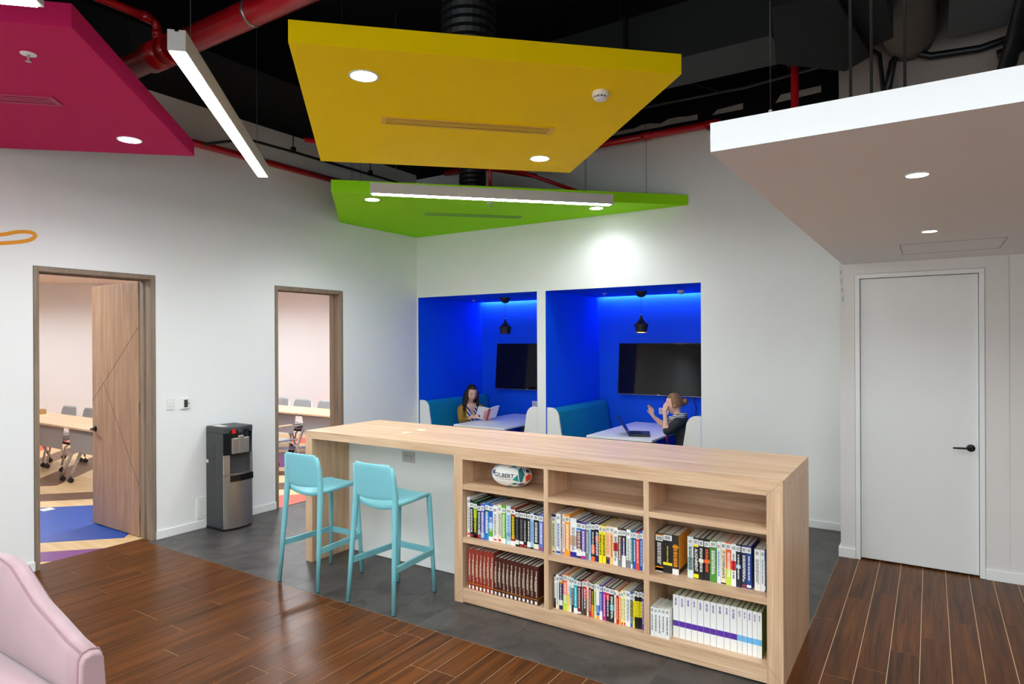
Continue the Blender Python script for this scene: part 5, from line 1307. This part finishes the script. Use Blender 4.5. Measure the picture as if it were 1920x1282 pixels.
def face_features(par, c, R, s, skin_rgb, eyes_closed=False):
    """eyes, brows and mouth laid on the face; (x, z) are head-local offsets"""
    def at(x, y, z): return Vector(c) + R @ Vector((x*s, y*s, z*s))
    for sd in (-1, 1):
        g = MB(); g.lathe([(0.0005, 0.011), (0.008, 0.007), (0.011, 0.0), (0.008, -0.007), (0.0005, -0.011)], (0,0,0), 12, 'x')
        g.v = [tuple(at(sd*0.030+v[0]*1.25, 0.0725+v[1]*0.5, 0.004+v[2]*0.34)) for v in g.v]; g.build('eye', mat('eye_white', (176, 164, 156), 0.4), par, smooth=True)
        g = MB(); g.lathe([(0.0045, 0.0), (0.0045, 0.0015)], (0,0,0), 12, 'y'); g.v = [tuple(at(sd*0.030+v[0], 0.0785+v[1], 0.003+v[2])) for v in g.v]; g.build('iris', mat('iris_brown', (46, 28, 20), 0.3), par)
        MB().tube([at(sd*0.014, 0.083, 0.024), at(sd*0.030, 0.081, 0.029), at(sd*0.047, 0.068, 0.023)], 0.0028, 6).build('eyebrow', mat('brow_dark', (52, 34, 26), 0.8), par, smooth=True)
    MB().tube([at(-0.022, 0.079, -0.053), at(-0.008, 0.089, -0.050), at(0, 0.090, -0.051), at(0.008, 0.089, -0.050), at(0.022, 0.079, -0.053)], [0.002, 0.0042, 0.004, 0.0042, 0.002], 8).build('mouth', mat('lips_rose', (176, 92, 84), 0.5), par, smooth=True)

SKIN_A = mat('skin_warm', (228, 178, 150), 0.55, var=0.05, scale=20)
SKIN_B = mat('skin_fair', (236, 186, 162), 0.55, var=0.05, scale=20)

# ---- person reading a book in the first booth
def reader_figure():
    hip = Vector((0.40, 0.62, 0.50)); B = []; J = {}
    chest = Vector((0.435, 0.60, 0.785)); neck = Vector((0.455, 0.575, 0.905))
    hc = Vector((0.505, 0.545, 1.045)); face = Vector((0.78, -0.50, -0.26)); R = frame_mat(face)
    J['hip'] = (hip, (0.135, 0.10)); J['waist'] = (Vector((0.41, 0.615, 0.62)), (0.115, 0.085)); J['chest'] = (chest, (0.135, 0.092)); J['collar'] = (Vector((0.447, 0.588, 0.855)), (0.085, 0.055))
    J['neck'] = (neck, 0.044); J['skull'] = (hc-Vector((0.02, -0.01, 0.03)), 0.05)
    B += [('hip','waist'),('waist','chest'),('chest','collar'),('collar','neck'),('neck','skull')]
    # shoulders: the body is turned a little towards the room
    ax = Vector((0.52, 0.85, 0)).normalized()      # from her right shoulder to her left shoulder
    rs, ls = chest-ax*0.150+Vector((0,0,0.060)), chest+ax*0.150+Vector((0,0,0.060))
    re, le = rs+Vector((0.06, -0.045, -0.185)), ls+Vector((0.10, -0.02, -0.175))
    rw, lw = Vector((0.668, 0.285, 0.742)), Vector((0.800, 0.625, 0.752))
    for pre, sh, el, wr in (('r', rs, re, rw), ('l', ls, le, lw)):
        J[pre+'s'] = (sh, 0.062); J[pre+'u'] = (sh.lerp(el, 0.5), 0.053); J[pre+'e'] = (el, 0.046); J[pre+'m'] = (el.lerp(wr, 0.5), 0.040); J[pre+'c'] = (el.lerp(wr, 0.86), 0.034); J[pre+'w'] = (wr, (0.022, 0.018))
        B += [('collar', pre+'s'), (pre+'s', pre+'u'), (pre+'u', pre+'e'), (pre+'e', pre+'m'), (pre+'m', pre+'c'), (pre+'c', pre+'w')]
    hand(B, J, 'r', rw, (0.88, 0.22, 0.24), (-0.1, 0.9, 0.1), (0.1, -0.1, 0.9), 0.55)
    hand(B, J, 'l', lw, (0.80, -0.35, 0.30), (-0.3, -0.9, 0.1), (0.1, -0.1, 0.9), 0.75)
    for s_ in (-1, 1):
        h0 = hip+Vector((0.02, s_*0.085, -0.015)); k = Vector((0.83, 0.62+s_*0.11, 0.50)); a = Vector((0.80, 0.62+s_*0.10, 0.09)); t = Vector((0.95, 0.62+s_*0.11, 0.035)); p = 'L%d' % s_
        J[p+'h'] = (h0, 0.090); J[p+'q'] = (h0.lerp(k, 0.5), 0.074); J[p+'k'] = (k, 0.056); J[p+'f'] = (k.lerp(a, 0.4), 0.052); J[p+'a'] = (a, 0.036); J[p+'t'] = (t, (0.036, 0.026))
        B += [('hip', p+'h'), (p+'h', p+'q'), (p+'q', p+'k'), (p+'k', p+'f'), (p+'f', p+'a'), (p+'a', p+'t')]
    me = skin_mesh(B, J, 'hip', 0.0075, [(hc, 1, head_shape(hc, R)), (hc, 1, ear_shape(hc, R, -1)), (hc, 1, ear_shape(hc, R, 1))])
    fwd = Vector((0.85, -0.52, 0)).normalized(); rgt = ax
    def cls(p, n):
        if p.z < 0.56 and p.x > 0.33 and near_axis(p, hip, chest)[0] > 0.14 or p.z < 0.50: return 3
        if (p-hc).length < 0.15 and p.z > 0.90: return 0
        for pre, wr in (('r', rw), ('l', lw)):
            el = re if pre == 'r' else le
            d_, t_ = near_axis(p, el, Vector(wr)+(Vector(wr)-el).normalized()*0.25)
            ln = ((Vector(wr)-el).length+0.25); 
            if d_ < 0.048+0.05*t_ and t_*ln > (Vector(wr)-el).length*0.93: return 0
        q = p-Vector((chest.x, chest.y, 0)); f_ = q.dot(fwd); s_ = q.dot(rgt)
        if f_ > 0.02 and abs(s_) < 0.075 and (p-Vector(rs)).length > 0.10 and (p-Vector(ls)).length > 0.09:
            v = (p.z-0.765)/0.15      # neckline opens upwards
            if v > 0 and abs(s_) < 0.012+0.055*min(1, v): return 0
            if p.z > 0.60 and abs(s_) < 0.072: return 2
        if p.z > 0.885 and near_axis(p, chest, neck)[0] < 0.062: return 0
        return 1
    JACK = mat('jacket_olive', (166, 124, 40), 0.6, var=0.12, scale=14)
    TOP = mat('blouse_stripe', (235, 238, 244), 0.6)
    nt = TOP.node_tree; b = nt.nodes['Principled BSDF']; g = nt.nodes.new('ShaderNodeNewGeometry'); wv = nt.nodes.new('ShaderNodeTexWave')
    wv.bands_direction = 'DIAGONAL'; wv.inputs['Scale'].default_value = 9; cr = nt.nodes.new('ShaderNodeValToRGB'); cr.color_ramp.interpolation = 'CONSTANT'
    cr.color_ramp.elements[0].color = srgb(20, 52, 150); cr.color_ramp.elements[1].position = 0.55; cr.color_ramp.elements[1].color = srgb(236, 240, 246)
    nt.links.new(g.outputs['Position'], wv.inputs['Vector']); nt.links.new(wv.outputs[1], cr.inputs[0]); nt.links.new(cr.outputs[0], b.inputs['Base Color'])
    o = finish_person(me, [SKIN_A, JACK, TOP, mat('trousers_dark', (34, 36, 44), 0.8)], cls, 'person', 'person with long dark hair in an olive jacket reading an open book in the booth')
    face_features(o, hc, R, 1.0, None)
    # long dark hair: cap over the skull and two falls down to the chest
    HAIR = mat('hair_dark_brown', (38, 25, 20), 0.45, var=0.25, scale=40)
    g = MB()
    def cap(u, v):
        th = u*2*PI; ph = v*PI*0.66
        x, y, z = math.sin(ph)*math.sin(th), math.sin(ph)*math.cos(th), math.cos(ph)
        k = 1.0
        p = Vector((x*0.084, y*0.099, z*0.121))
        if y > 0.25 and z < 0.55: p = Vector((x*0.070, y*0.080, z*0.105))     # keep the face free
        return hc + R @ (p + Vector((0, -0.008, 0.004)))
    g.grid(cap, 28, 14)
    o1 = g.build('hair', HAIR, o, smooth=True)
    g = MB()
    for sd in (-1, 1):
        for k in range(11):
            a = 1.12+k*0.16            # from beside the face round to the back
            x0, y0 = math.sin(a)*0.078*sd, math.cos(a)*0.085
            top = hc + R @ Vector((x0*0.6, y0*0.75-0.01, 0.085)); mid = hc + R @ Vector((x0*1.10, y0-0.012, -0.01)); low = hc + R @ Vector((x0*1.22, y0*1.0-0.018, -0.10))
            end = Vector((low.x, low.y, 0.845-0.012*k)) + R @ Vector((0.012*sd, -0.01, 0))
            fin = Vector((end.x, end.y, 0.79+0.004*k)) - Vector((0.01, 0, 0))
            g.tube([top, mid, low, end, fin], [0.012, 0.020, 0.022, 0.020, 0.006], 8)
    g.build('hair_falls', HAIR, o, smooth=True)
    return o
reader = reader_figure()

# open paperback in her hands
ob = thing('open_book', (0.80, 0.50, 0.72), 'open paperback with white pages held over the table in the first blue booth', 'book')
_tw, _up, _tl = Vector((-0.80, 0.60, 0.0)), Vector((0, 0, 1)), math.radians(40)
_z = _tw*math.cos(_tl) + _up*math.sin(_tl); _y = _up*math.cos(_tl) - _tw*math.sin(_tl); _x = _y.cross(_z)
OBM = Matrix.Translation((0.835, 0.425, 0.709)) @ Matrix((_x, _y, _z)).transposed().to_4x4()
# local: x across the spread, y up the page, z towards the reader
def leaf(sd, lift, name, m, th, wd_=0.155, ht=0.215, n=10):
    g = MB(); top = []
    for k in range(n+1):
        u = k/n; x = sd*wd_*u*0.93; z = 0.045*u*1.0 + lift*math.sin(u*PI)*0.5
        top.append((x, z))
    g.v = [tuple(OBM @ Vector((x, 0, z))) for x, z in top] + [tuple(OBM @ Vector((x, ht, z))) for x, z in top] + [tuple(OBM @ Vector((x, 0, z+th))) for x, z in top] + [tuple(OBM @ Vector((x, ht, z+th))) for x, z in top]
    N = n+1
    for k in range(n):
        for q in ((k, k+1, N+k+1, N+k), (2*N+k, 3*N+k, 3*N+k+1, 2*N+k+1), (k, 2*N+k, 2*N+k+1, k+1), (N+k, N+k+1, 3*N+k+1, 3*N+k)): g.f.append(q); g.m.append(0)
    g.f.append((n, N+n, 3*N+n, 2*N+n)); g.m.append(0); g.f.append((0, 2*N, 3*N, N)); g.m.append(0)
    g.build(name, m, ob)
PAPER = mat('page_white', (240, 238, 234), 0.7, var=0.03, scale=70); CVR = mat('paperback_cover', (232, 224, 226), 0.4, var=0.05)
for sd in (-1, 1):
    leaf(sd, 0.012, 'pages', PAPER, 0.008); leaf(sd, 0.0, 'cover', CVR, -0.002)
MB().box(-0.016, 0.016, 0.0, 0.215, -0.006, 0.0, M=OBM).build('spine', mat('paperback_red', (186, 40, 62), 0.4), ob)
for k in range(6): MB().box(0.025+0.016*k, 0.035+0.016*k, 0.02, 0.18-0.02*(k % 3), 0.0105*(k+1)*0.75-0.0052, 0.0105*(k+1)*0.75-0.0040, M=OBM).build('cover_print', mat('paperback_red', (186, 40, 62), 0.4), ob)

# ---- person with the laptop in the second booth
def laptop_figure():
    hip = Vector((3.50, 0.42, 0.505)); B = []; J = {}
    chest = Vector((3.475, 0.405, 0.795)); neck = Vector((3.445, 0.40, 0.915)); hc = Vector((3.405, 0.395, 1.050))
    face = Vector((-0.93, -0.20, -0.22)); R = frame_mat(face)
    J['hip'] = (hip, (0.13, 0.105)); J['waist'] = (Vector((3.495, 0.415, 0.62)), (0.12, 0.095)); J['chest'] = (chest, (0.135, 0.10)); J['collar'] = (Vector((3.462, 0.402, 0.868)), (0.088, 0.058))
    J['neck'] = (neck, 0.045); J['skull'] = (hc+Vector((0.02, 0, -0.03)), 0.05)
    B += [('hip','waist'),('waist','chest'),('chest','collar'),('collar','neck'),('neck','skull')]
    ax = Vector((0.10, -0.99, 0)).normalized()
    ls, rs = chest+ax*0.155+Vector((0,0,0.062)), chest-ax*0.155+Vector((0,0,0.062))      # ls = nearer the camera
    le, re = Vector((3.365, 0.245, 0.735)), Vector((3.27, 0.60, 0.735))
    lw, rw = Vector((3.330, 0.305, 0.915)), Vector((3.120, 0.52, 0.875))
    for pre, sh, el, wr in (('l', ls, le, lw), ('r', rs, re, rw)):
        J[pre+'s'] = (sh, 0.063); J[pre+'u'] = (sh.lerp(el, 0.5), 0.054); J[pre+'e'] = (el, 0.045); J[pre+'m'] = (el.lerp(wr, 0.45), 0.036); J[pre+'c'] = (el.lerp(wr, 0.8), 0.027); J[pre+'w'] = (wr, (0.023, 0.019))
        B += [('collar', pre+'s'), (pre+'s', pre+'u'), (pre+'u', pre+'e'), (pre+'e', pre+'m'), (pre+'m', pre+'c'), (pre+'c', pre+'w')]
    hand(B, J, 'l', lw, (-0.05, 0.12, 0.95), (0.5, 0.75, 0), (-0.8, 0.4, 0.1), 0.45)
    hand(B, J, 'r', rw, (-0.25, -0.15, 0.92), (0.35, -0.9, 0), (-0.6, -0.3, 0.2), 0.55)
    for s_ in (-1, 1):
        h0 = hip+Vector((-0.02, s_*0.085, -0.015)); k = Vector((3.10, 0.42+s_*0.11, 0.50)); a = Vector((3.12, 0.42+s_*0.10, 0.09)); t = Vector((2.97, 0.42+s_*0.11, 0.035)); p = 'L%d' % s_
        J[p+'h'] = (h0, 0.090); J[p+'q'] = (h0.lerp(k, 0.5), 0.074); J[p+'k'] = (k, 0.056); J[p+'f'] = (k.lerp(a, 0.4), 0.052); J[p+'a'] = (a, 0.036); J[p+'t'] = (t, (0.036, 0.026))
        B += [('hip', p+'h'), (p+'h', p+'q'), (p+'q', p+'k'), (p+'k', p+'f'), (p+'f', p+'a'), (p+'a', p+'t')]
    me = skin_mesh(B, J, 'hip', 0.0075, [(hc, 1, head_shape(hc, R)), (hc, 1, ear_shape(hc, R, -1)), (hc, 1, ear_shape(hc, R, 1))])
    def cls(p, n):
        if p.z < 0.50 or (p.z < 0.58 and p.x < 3.36): return 2
        if (p-hc).length < 0.15 and p.z > 0.90: return 0
        for el, wr in ((le, lw), (re, rw)):
            d_, t_ = near_axis(p, el, Vector(wr)+(Vector(wr)-el).normalized()*0.25); ln = (Vector(wr)-el).length+0.25
            if d_ < 0.048+0.05*t_ and t_*ln > (Vector(wr)-el).length*0.28: return 0
        if p.z > 0.895 and near_axis(p, chest, neck)[0] < 0.062: return 0
        return 1
    o = finish_person(me, [SKIN_B, mat('jacket_charcoal', (38, 40, 44), 0.75, var=0.2, scale=18), mat('trousers_black', (26, 27, 30), 0.8)], cls, 'person', 'person in a charcoal jacket and striped scarf raising both hands in front of a laptop')
    face_features(o, hc, R, 1.0, None)
    HAIR = mat('hair_light_brown', (134, 96, 58), 0.5, var=0.25, scale=40)
    g = MB()
    def cap(u, v):
        th = u*2*PI; ph = v*PI*0.62
        x, y, z = math.sin(ph)*math.sin(th), math.sin(ph)*math.cos(th), math.cos(ph)
        p = Vector((x*0.082, y*0.098, z*0.120))
        if y > 0.3 and z < 0.6: p = Vector((x*0.068, y*0.078, z*0.104))
        return hc + R @ (p + Vector((0, -0.010, 0.004)))
    g.grid(cap, 28, 14); g.build('hair', HAIR, o, smooth=True)
    g = MB(); c = hc + R @ Vector((0, -0.122, 0.005)); g.lathe([(0.001, -0.036), (0.024, -0.028), (0.036, 0.0), (0.024, 0.028), (0.001, 0.036)], c, 14); g.build('hair_bun', HAIR, o, smooth=True)
    MB().tube([c+R @ Vector((0.0, 0.025, -0.02)), c+R @ Vector((0.02, 0.03, 0.0)), c+R @ Vector((0, 0.03, 0.022)), c+R @ Vector((-0.02, 0.03, 0.0)), c+R @ Vector((0.0, 0.025, -0.02))], 0.006, 8).build('hair_tie', mat('hair_tie_pale', (214, 190, 180), 0.6), o, smooth=True)
    g = MB(); pts = []
    for k in range(17):
        a = 2*PI*k/16; pts.append(neck + Vector((0.074*math.cos(a)-0.004, 0.080*math.sin(a), -0.012+0.022*math.cos(a))))
    g.tube(pts, 0.036, 10)
    g.tube([neck+Vector((-0.06, -0.05, -0.03)), neck+Vector((-0.095, -0.05, -0.11)), neck+Vector((-0.10, -0.045, -0.19))], [0.030, 0.028, 0.020], 10, flat=0.6)
    SC = mat('scarf_stripe', (200, 198, 194), 0.85)
    nt = SC.node_tree; b = nt.nodes['Principled BSDF']; gg = nt.nodes.new('ShaderNodeNewGeometry'); wv = nt.nodes.new('ShaderNodeTexWave'); wv.bands_direction = 'Z'; wv.inputs['Scale'].default_value = 16; wv.inputs['Distortion'].default_value = 2
    cr = nt.nodes.new('ShaderNodeValToRGB'); cr.color_ramp.interpolation = 'CONSTANT'; cr.color_ramp.elements[0].color = srgb(70, 72, 76); cr.color_ramp.elements[1].position = 0.4; cr.color_ramp.elements[1].color = srgb(206, 204, 200)
    nt.links.new(gg.outputs['Position'], wv.inputs['Vector']); nt.links.new(wv.outputs[1], cr.inputs[0]); nt.links.new(cr.outputs[0], b.inputs['Base Color'])
    g.build('scarf', SC, o, smooth=True)
    MB().tube([(3.362, 0.33, 0.735), (3.345, 0.325, 0.68), (3.35, 0.325, 0.62)], [0.012, 0.022, 0.010], 8, flat=0.5).build('red_scarf_end', mat('scarf_red', (206, 30, 50), 0.7), o, smooth=True)
    return o
laptop_figure()
# ------------------------------------------------------------------ training room tables and chairs
BEECH = wood('table_beech', (216, 180, 136), (240, 210, 172), 'x', 0.8, 0.4, contrast=(0.3, 0.7), bump=0.02)
SILV = mat('frame_silver', (186, 184, 184), 0.35, 0.5, var=0.03)
MESHG = mat('modesty_grey', (160, 156, 154), 0.6, var=0.05, scale=120)
def caster(t, x, y):
    g = MB()
    for s in (-1, 1): g.lathe([(0.008, s*0.006), (0.030, s*0.006), (0.030, s*0.020), (0.012, s*0.022)], (x, y, 0.030), 16, 'x')
    g.build('caster', BLACKP, t); MB().tube([(x, y, 0.05), (x, y, 0.075)], 0.010, 8).build('caster_stem', BLACKP, t)
def flip_table(x0, x1, y0, y1, label):
    zt = 0.72
    t = thing('training_table', ((x0+x1)/2, (y0+y1)/2, 0), label, 'table', 'flip-top training tables')
    bx('table_top', (x0, x1, y0, y1, zt-0.026, zt), BEECH, t, bevel=0.004)
    ym = (y0+y1)/2
    for x, s in ((x0+0.10, 1), (x1-0.10, -1)):
        MB().tube([(x, ym+0.02, zt-0.05), (x, ym-0.05, 0.55), (x, y0+0.13, 0.25), (x, y0+0.06, 0.085)], [0.024, 0.022, 0.019, 0.016], 12).build('leg', SILV, t, smooth=True)
        MB().tube([(x, ym+0.02, 0.60), (x, ym+0.10, 0.40), (x, y1-0.06, 0.085)], [0.02, 0.019, 0.016], 12).build('leg', SILV, t, smooth=True)
        bx('flip_bracket', (x-0.03, x+0.03, ym-0.14, ym+0.14, zt-0.066, zt-0.026), BLACKP, t, bevel=0.004)
        caster(t, x, y0+0.06); caster(t, x, y1-0.06)
    MB().tube([(x0+0.10, ym+0.02, 0.40), (x1-0.10, ym+0.02, 0.40)], 0.016, 10).build('cross_bar', mat('bar_dark_grey', (80, 78, 78), 0.4, 0.4), t, smooth=True)
    m = MB(); m.prism([(x0+0.06, 0.69), (x1-0.06, 0.69), (x1-0.12, 0.40), (x0+0.12, 0.40)], y0+0.055, y0+0.062, 'y'); m.build('modesty_panel', MESHG, t, bevel=0.001)
flip_table(-5.24, -3.41, -2.86, -2.24, 'beech flip-top table seen through the oak doorway, farther from the door leaf')
flip_table(-3.39, -1.96, -2.86, -2.24, 'beech flip-top table seen through the oak doorway, partly hidden by the door leaf')
flip_table(-3.48, -2.04, -0.37, 0.28, 'beech flip-top table seen through the doorless opening beside its frame')
flip_table(-2.02, -0.60, -0.37, 0.28, 'beech flip-top table seen through the doorless opening above the counter end')
GPL = mat('chair_grey_plastic', (158, 160, 162), 0.5, var=0.02)
def make_train_chair():
    t = thing('training_chair', (0,0,0), '', 'chair', 'grey training chairs')
    # faces -y; back at +y
    def seat(u, v):
        q = u*2-1
        return (q*0.22*(1-0.06*v), -0.22+0.43*v, 0.435-0.02*(1-q*q)*(0.4+0.6*v)-0.02*max(0, 0.2-v)/0.2*1.0)
    g = MB(); g.grid(seat, 10, 10); g.build('seat', GPL, t, smooth=True, solid=0.016)
    def back(u, v):
        q = u*2-1; hw = 0.215-0.02*v
        if v > 0.8: hw -= 0.03*((v-0.8)/0.2)**2
        return (q*hw, 0.205+0.05*v+0.03*(1-q*q)-0.03, 0.53+0.285*v)
    g = MB(); g.grid(back, 12, 10); g.build('backrest', GPL, t, smooth=True, solid=0.014)
    WF = mat('chair_frame_white', (214, 212, 210), 0.35, 0.3)
    for s in (-1, 1):
        MB().tube([(s*0.215, 0.235, 0.76), (s*0.222, 0.215, 0.60), (s*0.225, 0.19, 0.45), (s*0.225, 0.10, 0.40), (s*0.228, -0.10, 0.40), (s*0.235, -0.19, 0.33), (s*0.24, -0.235, 0.09)], 0.013, 10).build('frame_side', WF, t, smooth=True)
        MB().tube([(s*0.225, 0.10, 0.40), (s*0.24, 0.20, 0.25), (s*0.25, 0.25, 0.09)], 0.012, 10).build('leg', WF, t, smooth=True)
        for yy in (-0.235, 0.25): caster(t, s*0.245, yy)
        bx('armrest', (s*0.245-0.022, s*0.245+0.022, -0.10, 0.14, 0.625, 0.643), BEECH, t, bevel=0.006)
        MB().tube([(s*0.225, 0.205, 0.56), (s*0.245, 0.15, 0.60), (s*0.245, 0.05, 0.625)], 0.010, 8).build('arm_support', WF, t, smooth=True)
    MB().tube([(-0.228, -0.05, 0.40), (0.228, -0.05, 0.40)], 0.011, 8).build('cross_bar', WF, t, smooth=True)
    return t
tc = make_train_chair()
spots = [(-5.03, -2.30, 0.04, 'grey training chair behind the beech table through the oak doorway, farther from the door leaf'),
         (-4.40, -2.30, -0.03, 'grey training chair behind the beech table through the oak doorway, beside the door leaf edge'),
         (-3.50, 0.27, 0.05, 'grey training chair behind the table in the doorless opening, farthest from the counter'),
         (-2.93, 0.27, 0.0, 'grey training chair behind the table in the doorless opening, middle one of three'),
         (-2.36, 0.27, -0.04, 'grey training chair behind the table in the doorless opening, above the counter end'),
         (-1.72, -0.98, PI, 'grey training chair half hidden by the near edge of the doorless opening')]
for i, (x, y, rz, lab) in enumerate(spots):
    M = Matrix.Translation((x, y, 0)) @ Matrix.Rotation(rz, 4, 'Z')
    o = tc if i == 0 else copy_tree(tc)
    o.matrix_basis = M; o['label'] = lab
tag(MB().box(-2.115, -1.985, -3.60, -3.49, 0.0005, 0.002, M=Matrix.Identity(4)).build('paper_card', WPLAST), 'small white card lying on the blue floor of the training room', 'card')
bk_ = thing('wooden_box', (-5.14, -2.38, 0.72), 'small wooden box standing at the end of the training table by the doorway edge', 'box')
m = MB(); bx0, by0 = -5.23, -2.46
for a in ((0, 0.11, 0, 0.11, 0, 0.01), (0, 0.01, 0, 0.11, 0.01, 0.07), (0.10, 0.11, 0, 0.11, 0.01, 0.07), (0.01, 0.10, 0, 0.01, 0.01, 0.07), (0.01, 0.10, 0.10, 0.11, 0.01, 0.07)):
    m.box(bx0+a[0], bx0+a[1], by0+a[2], by0+a[3], 0.72+a[4], 0.72+a[5])
m.build('tray', wood('box_pine', (176, 128, 70), (206, 160, 98), 'x'), bk_)
finish_texts()
